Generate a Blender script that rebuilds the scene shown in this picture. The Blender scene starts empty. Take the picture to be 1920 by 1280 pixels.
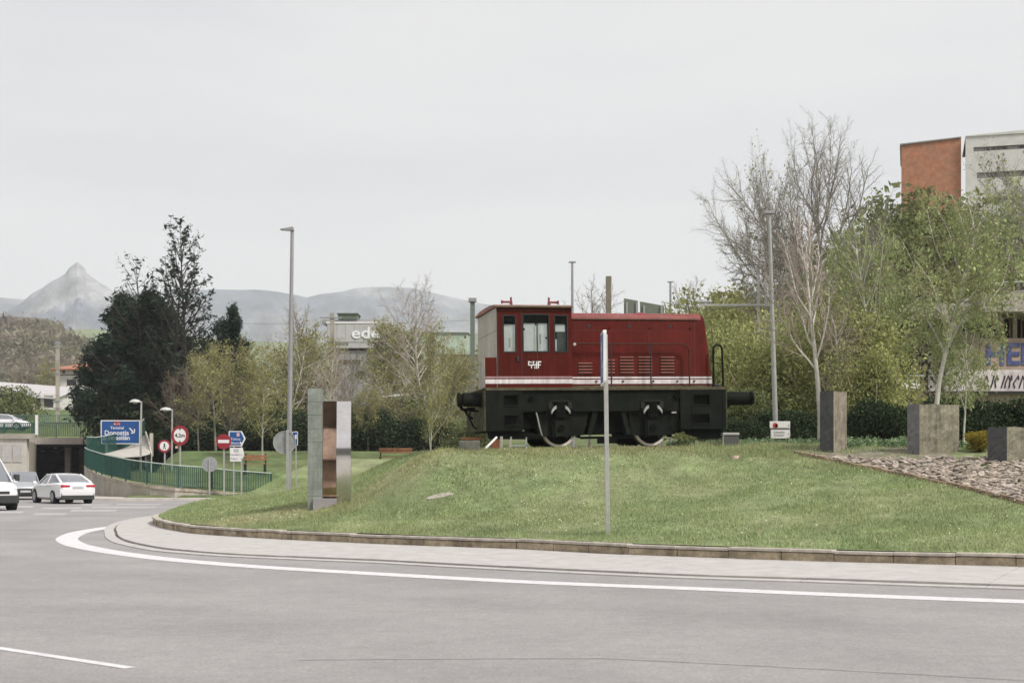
import bpy, math, random
import numpy as np
from mathutils import Vector, Matrix
R = math.radians
PI = math.pi
scn = bpy.context.scene
COL = scn.collection

# ------------------------------------------------------------------ camera, sky, sun, exposure
CAM_H = 1.6
FPX = 2666.7            # focal length in pixels of the 1920 px wide photograph (50 mm lens)
HOR = 880.0             # row of the horizon in the photograph
cam_d = bpy.data.cameras.new('camera')
cam = bpy.data.objects.new('camera', cam_d)
COL.objects.link(cam)
cam.location = (0, 0, CAM_H)
cam.rotation_euler = (R(90), 0, 0)
cam_d.lens = 50; cam_d.sensor_width = 36
cam_d.shift_y = (HOR - 640) / 1920
cam_d.clip_start = 0.2; cam_d.clip_end = 12000
cam_d.dof.use_dof = True; cam_d.dof.focus_distance = 35.5; cam_d.dof.aperture_fstop = 3.5
scn.camera = cam

SUN_EL, SUN_AZ = R(48), R(60)      # azimuth from +Y (view direction) clockwise; behind the camera on the right
SUN_AZ = R(128)
world = bpy.data.worlds.new('World'); scn.world = world
world.use_nodes = True
nt = world.node_tree; nt.nodes.clear()
out = nt.nodes.new('ShaderNodeOutputWorld')
sky = nt.nodes.new('ShaderNodeTexSky'); sky.sky_type = 'NISHITA'; sky.sun_disc = False
sky.sun_elevation = SUN_EL; sky.sun_rotation = SUN_AZ
sky.air_density = 1.0; sky.dust_density = 4.0
b1 = nt.nodes.new('ShaderNodeBackground'); b1.inputs[1].default_value = 0.06
nt.links.new(sky.outputs[0], b1.inputs[0])
geo = nt.nodes.new('ShaderNodeNewGeometry')
mp = nt.nodes.new('ShaderNodeMapping'); mp.inputs['Scale'].default_value = (1.0, 1.0, 5.5)
nt.links.new(geo.outputs['Incoming'], mp.inputs[0])
nz = nt.nodes.new('ShaderNodeTexNoise'); nz.inputs['Scale'].default_value = 2.2; nz.inputs['Detail'].default_value = 5; nz.inputs['Roughness'].default_value = .5
nt.links.new(mp.outputs[0], nz.inputs['Vector'])
rmp = nt.nodes.new('ShaderNodeValToRGB')
rmp.color_ramp.elements[0].position = .34; rmp.color_ramp.elements[0].color = (.565, .562, .585, 1)
rmp.color_ramp.elements[1].position = .56; rmp.color_ramp.elements[1].color = (.640, .632, .638, 1)
nt.links.new(nz.outputs[0], rmp.inputs[0])
b2 = nt.nodes.new('ShaderNodeBackground'); b2.inputs[1].default_value = 1.0
nt.links.new(rmp.outputs[0], b2.inputs[0])
mx = nt.nodes.new('ShaderNodeMixShader'); mx.inputs[0].default_value = 0.94      # cloud cover
nt.links.new(b1.outputs[0], mx.inputs[1]); nt.links.new(b2.outputs[0], mx.inputs[2])
nt.links.new(mx.outputs[0], out.inputs[0])
sd = bpy.data.lights.new('sun', 'SUN'); sd.energy = 3.2; sd.angle = R(13); sd.color = (1.0, .97, .92)
sun = bpy.data.objects.new('sun', sd); COL.objects.link(sun)
sv = Vector((math.sin(SUN_AZ) * math.cos(SUN_EL), math.cos(SUN_AZ) * math.cos(SUN_EL), math.sin(SUN_EL)))
sun.rotation_euler = sv.to_track_quat('Z', 'Y').to_euler()
sun.location = (0, 0, 60)
scn.view_settings.view_transform = 'Standard'; scn.view_settings.look = 'None'
scn.view_settings.exposure = 0.42; scn.view_settings.gamma = 1.0
scn.view_settings.use_curve_mapping = False
scn.render.engine = 'CYCLES'
scn.cycles.volume_bounces = 2
scn.cycles.max_bounces = 8
scn.cycles.transparent_max_bounces = 8

# ------------------------------------------------------------------ helpers
def P(x, y, d):
    """point seen at pixel (x, y) of the 1920x1280 photograph at distance d along the view axis"""
    return Vector(((x - 960) * d / FPX, d, CAM_H + (HOR - y) * d / FPX))
def smooth(t):
    t = np.clip(t, 0, 1); return t * t * (3 - 2 * t)
def link(o, parent=None):
    COL.objects.link(o)
    if parent is not None: o.parent = parent
    return o
def tag(o, label=None, cat=None, group=None, kind=None):
    if label: o['label'] = label
    if cat: o['category'] = cat
    if group: o['group'] = group
    if kind: o['kind'] = kind
    return o
def thing(name, label, cat, loc=(0, 0, 0), rz=0, group=None, rot=None):
    o = bpy.data.objects.new(name, None); COL.objects.link(o)
    o.empty_display_size = .2
    o.location = loc
    o.rotation_euler = rot if rot else (0, 0, rz)
    return tag(o, label, cat, group)
def copy_tree(o, parent=None):
    c = o.copy(); COL.objects.link(c); c.parent = parent
    for ch in list(o.children): copy_tree(ch, c)
    return c

MATS = {}
def mat(name, col, rough=.7, metal=0, var=.12, scale=6, col2=None, bump=0, bscale=40, spec=.5, streak=0, trans=0, attr=None, alpha=1, coat=0, coord='Object', detail=6, pos=.5, width=.25):
    """procedural material: colour broken up by two noises, optional second colour, vertical streaks, relief"""
    if name in MATS: return MATS[name]
    m = bpy.data.materials.new(name); m.use_nodes = True
    n = m.node_tree; b = n.nodes['Principled BSDF']
    tc = n.nodes.new('ShaderNodeTexCoord')
    def noise(sc, det, vec=None, r=.6):
        q = n.nodes.new('ShaderNodeTexNoise'); q.inputs['Scale'].default_value = sc; q.inputs['Detail'].default_value = det
        q.inputs['Roughness'].default_value = r
        n.links.new(vec or tc.outputs[coord], q.inputs['Vector']); return q
    def ramp(src, p0, p1, c0=(0, 0, 0, 1), c1=(1, 1, 1, 1)):
        q = n.nodes.new('ShaderNodeValToRGB'); e = q.color_ramp.elements
        e[0].position, e[1].position = p0, p1; e[0].color, e[1].color = c0, c1
        n.links.new(src, q.inputs[0]); return q
    def mix(f, a, c, mode='MIX'):
        q = n.nodes.new('ShaderNodeMix'); q.data_type = 'RGBA'; q.blend_type = mode
        for s, v in ((q.inputs[0], f), (q.inputs[6], a), (q.inputs[7], c)):
            if hasattr(v, 'links') or hasattr(v, 'is_linked'): n.links.new(v, s)
            else: s.default_value = v
        return q.outputs[2]
    c0 = tuple(col) + (1,)
    cur = c0
    if col2 is not None:
        a = ramp(noise(scale * .35, detail).outputs[0], pos - width / 2, pos + width / 2)
        cur = mix(a.outputs[0], c0, tuple(col2) + (1,))
    if var:
        lo = tuple([1 - var * 1.6] * 3) + (1,); hi = tuple([1 + var * .9] * 3) + (1,)
        a = ramp(noise(scale, detail).outputs[0], .3, .7, lo, hi)
        cur = mix(1.0, cur, a.outputs[0], 'MULTIPLY')
        a = ramp(noise(scale * 6.3, 4).outputs[0], .3, .7, tuple([1 - var * .8] * 3) + (1,), tuple([1 + var * .5] * 3) + (1,))
        cur = mix(1.0, cur, a.outputs[0], 'MULTIPLY')
    if streak:
        mpn = n.nodes.new('ShaderNodeMapping'); mpn.inputs['Scale'].default_value = (14, 14, .7)
        n.links.new(tc.outputs[coord], mpn.inputs[0])
        a = ramp(noise(1.0, 6, mpn.outputs[0]).outputs[0], .42, .72, (1, 1, 1, 1), tuple([1 - streak] * 3) + (1,))
        cur = mix(1.0, cur, a.outputs[0], 'MULTIPLY')
    if attr:
        at = n.nodes.new('ShaderNodeAttribute'); at.attribute_name = 'rnd'
        a = ramp(at.outputs['Fac'], 0, 1, tuple([1 - attr] * 3) + (1,), tuple([1 + attr * .8] * 3) + (1,))
        cur = mix(1.0, cur, a.outputs[0], 'MULTIPLY')
    if isinstance(cur, tuple): b.inputs['Base Color'].default_value = cur
    else: n.links.new(cur, b.inputs['Base Color'])
    b.inputs['Roughness'].default_value = rough; b.inputs['Metallic'].default_value = metal
    b.inputs['Specular IOR Level'].default_value = spec
    if coat: b.inputs['Coat Weight'].default_value = coat; b.inputs['Coat Roughness'].default_value = .08
    if trans: b.inputs['Transmission Weight'].default_value = trans
    if alpha < 1: b.inputs['Alpha'].default_value = alpha
    if bump:
        q = n.nodes.new('ShaderNodeBump'); q.inputs['Strength'].default_value = min(1, bump); q.inputs['Distance'].default_value = .02
        n.links.new(noise(bscale, 5).outputs[0], q.inputs['Height']); n.links.new(q.outputs[0], b.inputs['Normal'])
    MATS[name] = m
    return m
def leafmat(name, col, attr=.45, spec=.15, scale=.5, var=.18, tr=.35, **k):
    """leaf: diffuse plus light shining through"""
    if name in MATS: return MATS[name]
    m = mat(name, col, rough=.75, var=var, scale=scale, attr=attr, spec=spec, **k)
    n = m.node_tree; b = n.nodes['Principled BSDF']; o = [x for x in n.nodes if x.type == 'OUTPUT_MATERIAL'][0]
    t = n.nodes.new('ShaderNodeBsdfTranslucent'); mxs = n.nodes.new('ShaderNodeMixShader'); mxs.inputs[0].default_value = tr
    src = b.inputs['Base Color'].links[0].from_socket
    n.links.new(src, t.inputs[0]); n.links.new(b.outputs[0], mxs.inputs[1]); n.links.new(t.outputs[0], mxs.inputs[2])
    n.links.new(mxs.outputs[0], o.inputs[0])
    return m

class MB:
    """collects shapes and links them as ONE mesh object"""
    def __init__(s): s.v = []; s.f = []
    def add(s, vs, fs):
        k = len(s.v); s.v += [tuple(v) for v in vs]; s.f += [tuple(i + k for i in f) for f in fs]; return s
    def box(s, x0, x1, y0, y1, z0, z1):
        return s.add([(x0, y0, z0), (x1, y0, z0), (x1, y1, z0), (x0, y1, z0), (x0, y0, z1), (x1, y0, z1), (x1, y1, z1), (x0, y1, z1)],
                     [(3, 2, 1, 0), (4, 5, 6, 7), (0, 1, 5, 4), (1, 2, 6, 5), (2, 3, 7, 6), (3, 0, 4, 7)])
    def prism(s, poly, a, b, ax='y'):
        """polygon extruded along an axis: for ax 'y' poly is (x, z); 'x': (y, z); 'z': (x, y)"""
        n = len(poly)
        mk = {'y': lambda p, t: (p[0], t, p[1]), 'x': lambda p, t: (t, p[0], p[1]), 'z': lambda p, t: (p[0], p[1], t)}[ax]
        return s.add([mk(p, a) for p in poly] + [mk(p, b) for p in poly],
                     [tuple(range(n)), tuple(range(2 * n - 1, n - 1, -1))] + [(i, i + n, (i + 1) % n + n, (i + 1) % n) for i in range(n)])
    def tube(s, pts, r, n=8, caps=True):
        pts = [Vector(p) for p in pts]; rs = r if isinstance(r, (list, tuple)) else [r] * len(pts)
        vs = []; fs = []; up = None
        for i, p in enumerate(pts):
            d = (pts[min(i + 1, len(pts) - 1)] - pts[max(i - 1, 0)]).normalized()
            if up is None: up = Vector((0, 0, 1)) if abs(d.z) < .9 else Vector((1, 0, 0))
            u = d.cross(up).normalized(); w = u.cross(d).normalized(); up = w
            for k in range(n):
                a = 2 * PI * k / n
                vs.append(p + (u * math.cos(a) + w * math.sin(a)) * rs[i])
        for i in range(len(pts) - 1):
            for k in range(n):
                a, b_ = i * n + k, i * n + (k + 1) % n
                fs.append((a, b_, b_ + n, a + n))
        if caps: fs += [tuple(range(n))[::-1], tuple(range((len(pts) - 1) * n, len(pts) * n))]
        return s.add(vs, fs)
    def cyl(s, c, r, h, ax='z', n=20, r2=None):
        c = Vector(c); d = {'x': Vector((1, 0, 0)), 'y': Vector((0, 1, 0)), 'z': Vector((0, 0, 1))}[ax]
        return s.tube([c, c + d * h], [r, r if r2 is None else r2], n)
    def ring(s, c, r0, r1, h, ax='y', n=32):
        """flat ring (tyre, rim, sign border) with thickness h"""
        vs = []; fs = []
        for k in range(n):
            a = 2 * PI * k / n
            for (r, t) in ((r0, 0), (r1, 0), (r1, h), (r0, h)):
                x, z = r * math.cos(a), r * math.sin(a)
                vs.append({'y': (c[0] + x, c[1] + t, c[2] + z), 'x': (c[0] + t, c[1] + x, c[2] + z), 'z': (c[0] + x, c[1] + z, c[2] + t)}[ax])
        for k in range(n):
            a, b_ = 4 * k, 4 * ((k + 1) % n)
            for j in range(4): fs.append((a + j, a + (j + 1) % 4, b_ + (j + 1) % 4, b_ + j))
        return s.add(vs, fs)
    def loft(s, rings, close=True, caps=True):
        n = len(rings[0]); vs = [p for r in rings for p in r]; fs = []
        for i in range(len(rings) - 1):
            for k in range(n if close else n - 1):
                a, b_ = i * n + k, i * n + (k + 1) % n
                fs.append((a, b_, b_ + n, a + n))
        if caps: fs += [tuple(range(n))[::-1], tuple(range((len(rings) - 1) * n, len(rings) * n))]
        return s.add(vs, fs)
    def wall(s, x0, x1, z0, z1, holes, y0, y1, ax='y'):
        """solid wall in the x-z plane with rectangular holes (x0, x1, z0, z1)"""
        xs = sorted({x0, x1, *[h[0] for h in holes], *[h[1] for h in holes]}); zs = sorted({z0, z1, *[h[2] for h in holes], *[h[3] for h in holes]})
        solid = {}
        for i in range(len(xs) - 1):
            for j in range(len(zs) - 1):
                cx, cz = (xs[i] + xs[i + 1]) / 2, (zs[j] + zs[j + 1]) / 2
                solid[i, j] = not any(h[0] < cx < h[1] and h[2] < cz < h[3] for h in holes)
        V = (lambda x, y, z: (x, y, z)) if ax == 'y' else (lambda x, y, z: (y, x, z))
        for (i, j), ok in solid.items():
            if not ok: continue
            a, b_, c, d = xs[i], xs[i + 1], zs[j], zs[j + 1]
            s.add([V(a, y0, c), V(b_, y0, c), V(b_, y0, d), V(a, y0, d)], [(0, 1, 2, 3)])
            s.add([V(a, y1, c), V(b_, y1, c), V(b_, y1, d), V(a, y1, d)], [(3, 2, 1, 0)])
            for (di, dj, q) in ((-1, 0, ((a, c), (a, d))), (1, 0, ((b_, d), (b_, c))), (0, -1, ((b_, c), (a, c))), (0, 1, ((a, d), (b_, d)))):
                if not solid.get((i + di, j + dj), False):
                    (p, r), (p2, r2) = q
                    s.add([V(p, y0, r), V(p2, y0, r2), V(p2, y1, r2), V(p, y1, r)], [(0, 1, 2, 3)])
        return s
    def build(s, name, m, parent=None, smooth_=False, bevel=0, merge=False):
        me = bpy.data.meshes.new(name); me.from_pydata(s.v, [], s.f); me.materials.append(m)
        if smooth_: me.polygons.foreach_set('use_smooth', [True] * len(me.polygons))
        me.update()
        o = link(bpy.data.objects.new(name, me), parent)
        if bevel:
            q = o.modifiers.new('bevel', 'BEVEL'); q.width = bevel; q.segments = 2; q.limit_method = 'ANGLE'; q.angle_limit = R(40)
            q.harden_normals = False
        if smooth_ and (bevel or merge): pass
        return o
def smooth_by_angle(o, deg=35):
    me = o.data
    me.polygons.foreach_set('use_smooth', [True] * len(me.polygons))
    import bmesh
    bm = bmesh.new(); bm.from_mesh(me)
    bmesh.ops.recalc_face_normals(bm, faces=bm.faces)
    for e in bm.edges:
        if len(e.link_faces) == 2 and e.calc_face_angle(0) > R(deg): e.smooth = False
    bm.to_mesh(me); bm.free()
    return o
def np_mesh(name, verts, faces, m, parent=None, rnd=None, smooth_=False):
    """mesh object from numpy arrays (faces all of one size)"""
    me = bpy.data.meshes.new(name)
    verts = np.ascontiguousarray(verts, dtype=np.float32); faces = np.ascontiguousarray(faces, dtype=np.int32)
    me.vertices.add(len(verts)); me.vertices.foreach_set('co', verts.ravel())
    k = faces.shape[1]
    me.loops.add(faces.size); me.loops.foreach_set('vertex_index', faces.ravel())
    me.polygons.add(len(faces)); me.polygons.foreach_set('loop_start', np.arange(0, faces.size, k, dtype=np.int32))
    if smooth_: me.polygons.foreach_set('use_smooth', np.ones(len(faces), dtype=bool))
    if rnd is not None:
        a = me.attributes.new('rnd', 'FLOAT', 'POINT'); a.data.foreach_set('value', np.ascontiguousarray(rnd, dtype=np.float32))
    me.update(calc_edges=True); me.materials.append(m)
    return link(bpy.data.objects.new(name, me), parent)
def text(name, body, size, m, parent, loc, rot=(R(90), 0, 0), depth=.004, align='CENTER', sx=1, bold=0):
    cu = bpy.data.curves.new(name, 'FONT'); cu.body = body; cu.size = size; cu.extrude = depth; cu.align_x = align; cu.offset = bold
    cu.resolution_u = 3
    to = bpy.data.objects.new(name, cu); COL.objects.link(to)
    dg = bpy.context.evaluated_depsgraph_get(); dg.update()
    me = bpy.data.meshes.new_from_object(to.evaluated_get(dg))
    bpy.data.objects.remove(to); bpy.data.curves.remove(cu)
    me.materials.clear(); me.materials.append(m)
    o = bpy.data.objects.new(name, me); COL.objects.link(o); o.parent = parent
    o.location = loc; o.rotation_euler = rot; o.scale = (sx, 1, 1)
    return o

# ------------------------------------------------------------------ materials
M_asphalt = mat('asphalt', (.325, .307, .300), .72, var=.07, scale=.5, col2=(.288, .273, .266), bump=.5, bscale=90, coord='Object', detail=8)
def wear(m, cx, cy):
    """aggregate grain, blotches and darker wheel paths that follow the curve of the road"""
    n = m.node_tree; b = n.nodes['Principled BSDF']; src = b.inputs['Base Color'].links[0].from_socket
    g = n.nodes.new('ShaderNodeNewGeometry')
    def mul(a, f):
        q = n.nodes.new('ShaderNodeMix'); q.data_type = 'RGBA'; q.blend_type = 'MULTIPLY'; q.inputs[0].default_value = 1
        n.links.new(a, q.inputs[6]); n.links.new(f, q.inputs[7]); return q.outputs[2]
    def rmp_(s_, pts):
        q = n.nodes.new('ShaderNodeValToRGB'); e = q.color_ramp.elements
        while len(e) < len(pts): e.new(.5)
        for el, (p, v) in zip(e, pts): el.position = p; el.color = (v, v, v, 1)
        n.links.new(s_, q.inputs[0]); return q.outputs[0]
    def nz_(sc, det, vec=None):
        q = n.nodes.new('ShaderNodeTexNoise'); q.inputs['Scale'].default_value = sc; q.inputs['Detail'].default_value = det; q.inputs['Roughness'].default_value = .7
        n.links.new(vec or g.outputs['Position'], q.inputs['Vector']); return q.outputs[0]
    cur = mul(src, rmp_(nz_(30, 5), [(.3, .72), (.5, 1.0), (.72, 1.30)]))
    cur = mul(cur, rmp_(nz_(7, 9), [(.3, .88), (.7, 1.10)]))
    cur = mul(cur, rmp_(nz_(.22, 6), [(.35, .93), (.65, 1.05)]))
    v = n.nodes.new('ShaderNodeVectorMath'); v.operation = 'DISTANCE'; v.inputs[1].default_value = (cx, cy, 0); n.links.new(g.outputs['Position'], v.inputs[0])
    ad = n.nodes.new('ShaderNodeMath'); ad.operation = 'MULTIPLY_ADD'; n.links.new(nz_(.35, 3), ad.inputs[0]); ad.inputs[1].default_value = .9; n.links.new(v.outputs['Value'], ad.inputs[2])
    mr = n.nodes.new('ShaderNodeMapRange'); mr.inputs['From Min'].default_value = 34; mr.inputs['From Max'].default_value = 54; n.links.new(ad.outputs[0], mr.inputs[0])
    cur = mul(cur, rmp_(mr.outputs[0], [(0, 1.0), (.14, 1.0), (.19, .93), (.25, 1.02), (.31, .93), (.38, 1.0), (.5, .97), (.60, 1.0), (.66, .92), (.73, 1.0), (.8, .93), (1, 1)]))
    # small dark spots: drips and stains
    cur = mul(cur, rmp_(nz_(2.6, 2), [(.20, .72), (.27, 1.0)]))
    n.links.new(cur, b.inputs['Base Color'])
wear(M_asphalt, 22, 50)
M_paint = mat('road_paint', (.67, .65, .66), .6, var=.12, scale=8, col2=(.55, .53, .53), pos=.66)
M_apron = mat('apron_concrete', (.46, .435, .415), .8, var=.10, scale=3, bump=.3, bscale=60)
M_kerb = mat('kerb_stone', (.47, .385, .265), .85, var=.28, scale=5, col2=(.17, .135, .09), pos=.60, bump=.5, bscale=30)
M_kerbtop = mat('kerb_top', (.47, .425, .36), .85, var=.2, scale=5, bump=.4, bscale=30)
M_joint = mat('dark_joint', (.10, .065, .05), .95, var=.3, scale=4, col2=(.30, .24, .20), pos=.55)
M_lawn = mat('lawn_soil', (.215, .265, .125), .95, var=.22, scale=1.3, col2=(.26, .27, .15), spec=.1, bump=.6, bscale=18)
M_lawn2 = mat('park_grass', (.115, .16, .065), .95, var=.28, scale=.5, col2=(.16, .18, .085), spec=.1, bump=.6, bscale=6)
M_blade = leafmat('grass_blade', (.305, .40, .18), attr=.36, scale=.45, var=.15, tr=.3, col2=(.375, .42, .21))
M_dry = leafmat('dry_grass', (.56, .51, .33), attr=.35, scale=.9, var=.15, tr=.3, col2=(.40, .41, .21), pos=.42)
M_weed = leafmat('weed_leaf', (.24, .33, .18), attr=.5, scale=2, var=.15, tr=.3)
M_concrete = mat('concrete', (.47, .43, .36), .85, var=.16, scale=1.2, col2=(.36, .33, .27), bump=.3, bscale=20, streak=.25)
M_cream = mat('concrete_panel', (.56, .53, .46), .85, var=.1, scale=1.5, streak=.18)
M_galv = mat('galvanised_steel', (.50, .49, .47), .45, .55, var=.1, scale=4)
M_galvd = mat('grey_pole_paint', (.33, .32, .33), .5, .3, var=.08, scale=3)
M_alu = mat('sign_back_alloy', (.36, .37, .37), .5, .35, var=.12, scale=6)
M_green = mat('green_railing', (.018, .085, .065), .45, var=.15, scale=3)
M_wht = mat('white_paint', (.78, .77, .76), .5, var=.05, scale=4)
M_red = mat('sign_red', (.27, .018, .026), .4, var=.08, scale=3)
M_signwhite = mat('sign_white', (.74, .72, .70), .4, var=.05, scale=3)
M_blue = mat('sign_blue', (.009, .075, .26), .4, var=.08, scale=3)
M_black = mat('black', (.015, .015, .016), .5, var=.1, scale=3)
M_rubber = mat('rubber', (.02, .02, .022), .85, var=.1, scale=5)
M_dark = mat('dark_interior', (.012, .013, .012), .9, var=.1, scale=2)
M_wood = mat('bench_wood', (.36, .16, .075), .6, var=.25, scale=5)
M_glass = mat('dark_glass', (.03, .04, .045), .08, var=0, spec=.7)

# ------------------------------------------------------------------ ground shape
CX, CY = 22.0, 50.0                       # centre of the roundabout island
def on_road(x, y): p = P(x, y, CAM_H * FPX / (y - HOR)); return (p.x, p.y)
def polar(pts):
    a = []
    for p in pts:
        q = on_road(*p); a.append((math.atan2(q[1] - CY, q[0] - CX) % (2 * PI), math.hypot(q[0] - CX, q[1] - CY)))
    return sorted(a)
K_px = [(286, 984), (305, 995), (370, 1007), (564, 1020), (700, 1026), (1000, 1038), (1148, 1047), (1297, 1053), (1500, 1060), (1920, 1072)]
A_px = [(197, 1001), (215, 1018), (285, 1033), (403, 1043), (700, 1055.6), (1000, 1072), (1297, 1085.6), (1500, 1091.5), (1920, 1106)]
L_px = [(272, 980.5), (235, 983.5), (190, 988), (130, 998), (103, 1011), (120, 1022), (177, 1034), (287, 1049), (435, 1062), (700, 1078), (1000, 1094.5), (1300, 1106), (1500, 1115), (1920, 1131)]
Kp, Ap, Lp = polar(K_px), polar(A_px), polar(L_px)
def radius(pts, th, far):
    """radius of a ring line at angle th, easing to a circle outside the part the photo shows"""
    a = np.array(pts); th = np.asarray(th) % (2 * PI)
    r = np.interp(th, a[:, 0], a[:, 1])
    lo, hi = a[0, 0], a[-1, 0]
    r = np.where(th < lo, far + (a[0, 1] - far) * np.exp(-((lo - th) / .25)), r)
    r = np.where(th > hi, far + (a[-1, 1] - far) * np.exp(-((th - hi) / .45)), r)
    return r
TH = np.linspace(0, 2 * PI, 1441)
def table(pts, far, sig=9):
    r = radius(pts, TH, far); k = np.exp(-np.linspace(-2.5, 2.5, 2 * sig + 1) ** 2 / 2); k /= k.sum()
    rr = np.concatenate([r[-sig - 1:-1], r, r[1:sig + 1]]); return np.convolve(rr, k, 'valid')
RK, RA, RL = table(Kp, 32.5), table(Ap, 34.2, 6), table(Lp, 35.5, 6)
RA = np.maximum(RA, RK + .25)
def rK(th): return np.interp(np.asarray(th) % (2 * PI), TH, RK)
def rA(th): return np.interp(np.asarray(th) % (2 * PI), TH, RA)
def rL(th): return np.interp(np.asarray(th) % (2 * PI), TH, RL)
LOCO_P, LOCO_YAW, LOCO_PITCH = Vector((-.64, 35.4, 2.14)), R(11.2), R(-.83)
cy_, sy_ = math.cos(LOCO_YAW), math.sin(LOCO_YAW)
NEAR = np.array([on_road(*p) for p in K_px])      # the near kerb as a polyline: distance inside it drives the slope
NEAR = np.vstack([NEAR[0] + (2.0, 12), NEAR, NEAR[-1] + (8, -1.2), NEAR[-1] + (22, 1)])
def dist_in(X, Y):
    X, Y = np.asarray(X, float), np.asarray(Y, float); d = np.full(X.shape, 1e9)
    for a, b in zip(NEAR[:-1], NEAR[1:]):
        ab = b - a; t = np.clip(((X - a[0]) * ab[0] + (Y - a[1]) * ab[1]) / (ab @ ab), 0, 1)
        d = np.minimum(d, np.hypot(X - a[0] - t * ab[0], Y - a[1] - t * ab[1]))
    return d
def mound(X, Y):
    X, Y = np.asarray(X, float), np.asarray(Y, float)
    D = dist_in(X, Y)
    t = np.clip(D / (9.3 + 3.2 * smooth((X + 3) / 7)), 0, 1)
    z = .27 + 1.8 * (.62 * t + .38 * smooth(t))
    u = (X - LOCO_P.x) * cy_ + (Y - LOCO_P.y) * sy_; v = -(X - LOCO_P.x) * sy_ + (Y - LOCO_P.y) * cy_
    du = np.maximum(np.maximum(-1.0 - u, u - 10), 0); dv = np.maximum(np.maximum(-.55 - v, v - 3.6), 0)
    w = smooth(1 - np.hypot(du * np.where(u < 0, 1.7, .8), dv * np.where(u < 0, 1.1, 1)) / 4.2)
    return z * (1 - w) + (2.06 + np.clip(u, -2, 10) * .0145) * w
def H(X, Y):
    """height of the land outside the roundabout"""
    X, Y = np.asarray(X, float), np.asarray(Y, float)
    base = .25 + 2.6 * smooth((Y - 76) / 20) + 7.0 * smooth((Y - 105) / 95) + 9 * smooth((Y - 220) / 300)
    right = 14 * smooth((Y - 68) / 75) * smooth((X - 14) / 34)
    # the road and the underpass stay low on the left
    cut = smooth((-19.5 - X - .12 * (Y - 73)) / 2.5) * smooth((150 - Y) / 12)
    z = base + right
    return np.where((Y < 74), -.2, z * (1 - cut) - .2 * cut)
def inside(X, Y, off=0):
    th = np.arctan2(Y - CY, X - CX); return np.hypot(X - CX, Y - CY) < rK(th) + off
def height(X, Y):
    return np.where(inside(X, Y), mound(X, Y), np.maximum(H(X, Y), 0))
def hit(x, y, d0=15, d1=160):
    """where the view ray through a pixel of the photograph meets the ground"""
    d = np.arange(d0, d1, .05); X = (x - 960) * d / FPX; Z = CAM_H + (HOR - y) * d / FPX
    k = np.argmax(Z <= height(X, d))
    return Vector((X[k], d[k], float(height(X[k], d[k]))))
def gz(x, y): return float(height(np.array(x), np.array(y)))

# ------------------------------------------------------------------ setting: land, road, kerb
def grid(name, xs, ys, zf, m, keep=None, smooth_=True, **kw):
    X, Y = np.meshgrid(xs, ys); Z = zf(X, Y); nx = len(xs)
    V = np.stack([X, Y, Z], -1).reshape(-1, 3)
    i = np.arange((len(ys) - 1) * nx).reshape(len(ys) - 1, nx)[:, :-1].ravel()
    F = np.stack([i, i + 1, i + 1 + nx, i + nx], -1)
    if keep is not None:
        c = V[F].mean(1); F = F[keep(c[:, 0], c[:, 1])]
    o = np_mesh(name, V, F, m, smooth_=smooth_); tag(o, kind='structure', **kw); return o
xs = np.concatenate([np.linspace(-3500, -300, 20), np.linspace(-260, -90, 18), np.linspace(-80, 90, 171), np.linspace(100, 300, 20), np.linspace(400, 3500, 18)])
ys = np.concatenate([np.linspace(-300, -5, 10), np.linspace(0, 70, 36), np.linspace(71, 160, 120), np.linspace(165, 600, 60), np.linspace(700, 5200, 40)])
grid('ground', xs, ys, H, M_lawn2)
grid('road', np.linspace(-110, 90, 60), np.linspace(-40, 74, 40), lambda X, Y: 0 * X, M_asphalt)
grid('underpass_road', np.linspace(-110, -21, 30), np.linspace(74.02, 150, 30), lambda X, Y: 0 * X - .002, M_asphalt, keep=lambda X, Y: (-20.6 - X - .12 * (Y - 73)) > 0)
# roundabout lawn: rings shrinking from the kerb to the middle
th = np.linspace(0, 2 * PI, 721)[:-1]; fr = np.concatenate([np.linspace(1, .6, 60), np.linspace(.58, .02, 20)])
rad = (rK(th) - .14)[None, :] * fr[:, None]
X = CX + rad * np.cos(th); Y = CY + rad * np.sin(th); Z = mound(X, Y)
V = np.stack([X, Y, Z], -1).reshape(-1, 3); n = len(th); i = np.arange((len(fr) - 1) * n); j = (i // n) * n + (i + 1) % n
o = np_mesh('roundabout_lawn', V, np.stack([i, i + n, j + n, j], -1), M_lawn, smooth_=True); tag(o, kind='structure')
def strip(name, th, r0, r1, z0, z1, m):
    X0, Y0, X1, Y1 = CX + r0 * np.cos(th), CY + r0 * np.sin(th), CX + r1 * np.cos(th), CY + r1 * np.sin(th)
    n = len(th); V = np.concatenate([np.stack([X0, Y0, np.full(n, z0)], -1), np.stack([X1, Y1, np.full(n, z1)], -1)])
    i = np.arange(n - 1); o = np_mesh(name, V, np.stack([i, i + 1, i + 1 + n, i + n], -1), m); tag(o, kind='structure'); return o
tht = np.linspace(Lp[0][0] - .04, Lp[-1][0] + .5, 500)
strip('road_edge_line', tht, rL(tht) - .50 * np.clip((tht - tht[0]) / .03, .05, 1), rL(tht), .004, .004, M_paint)

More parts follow.
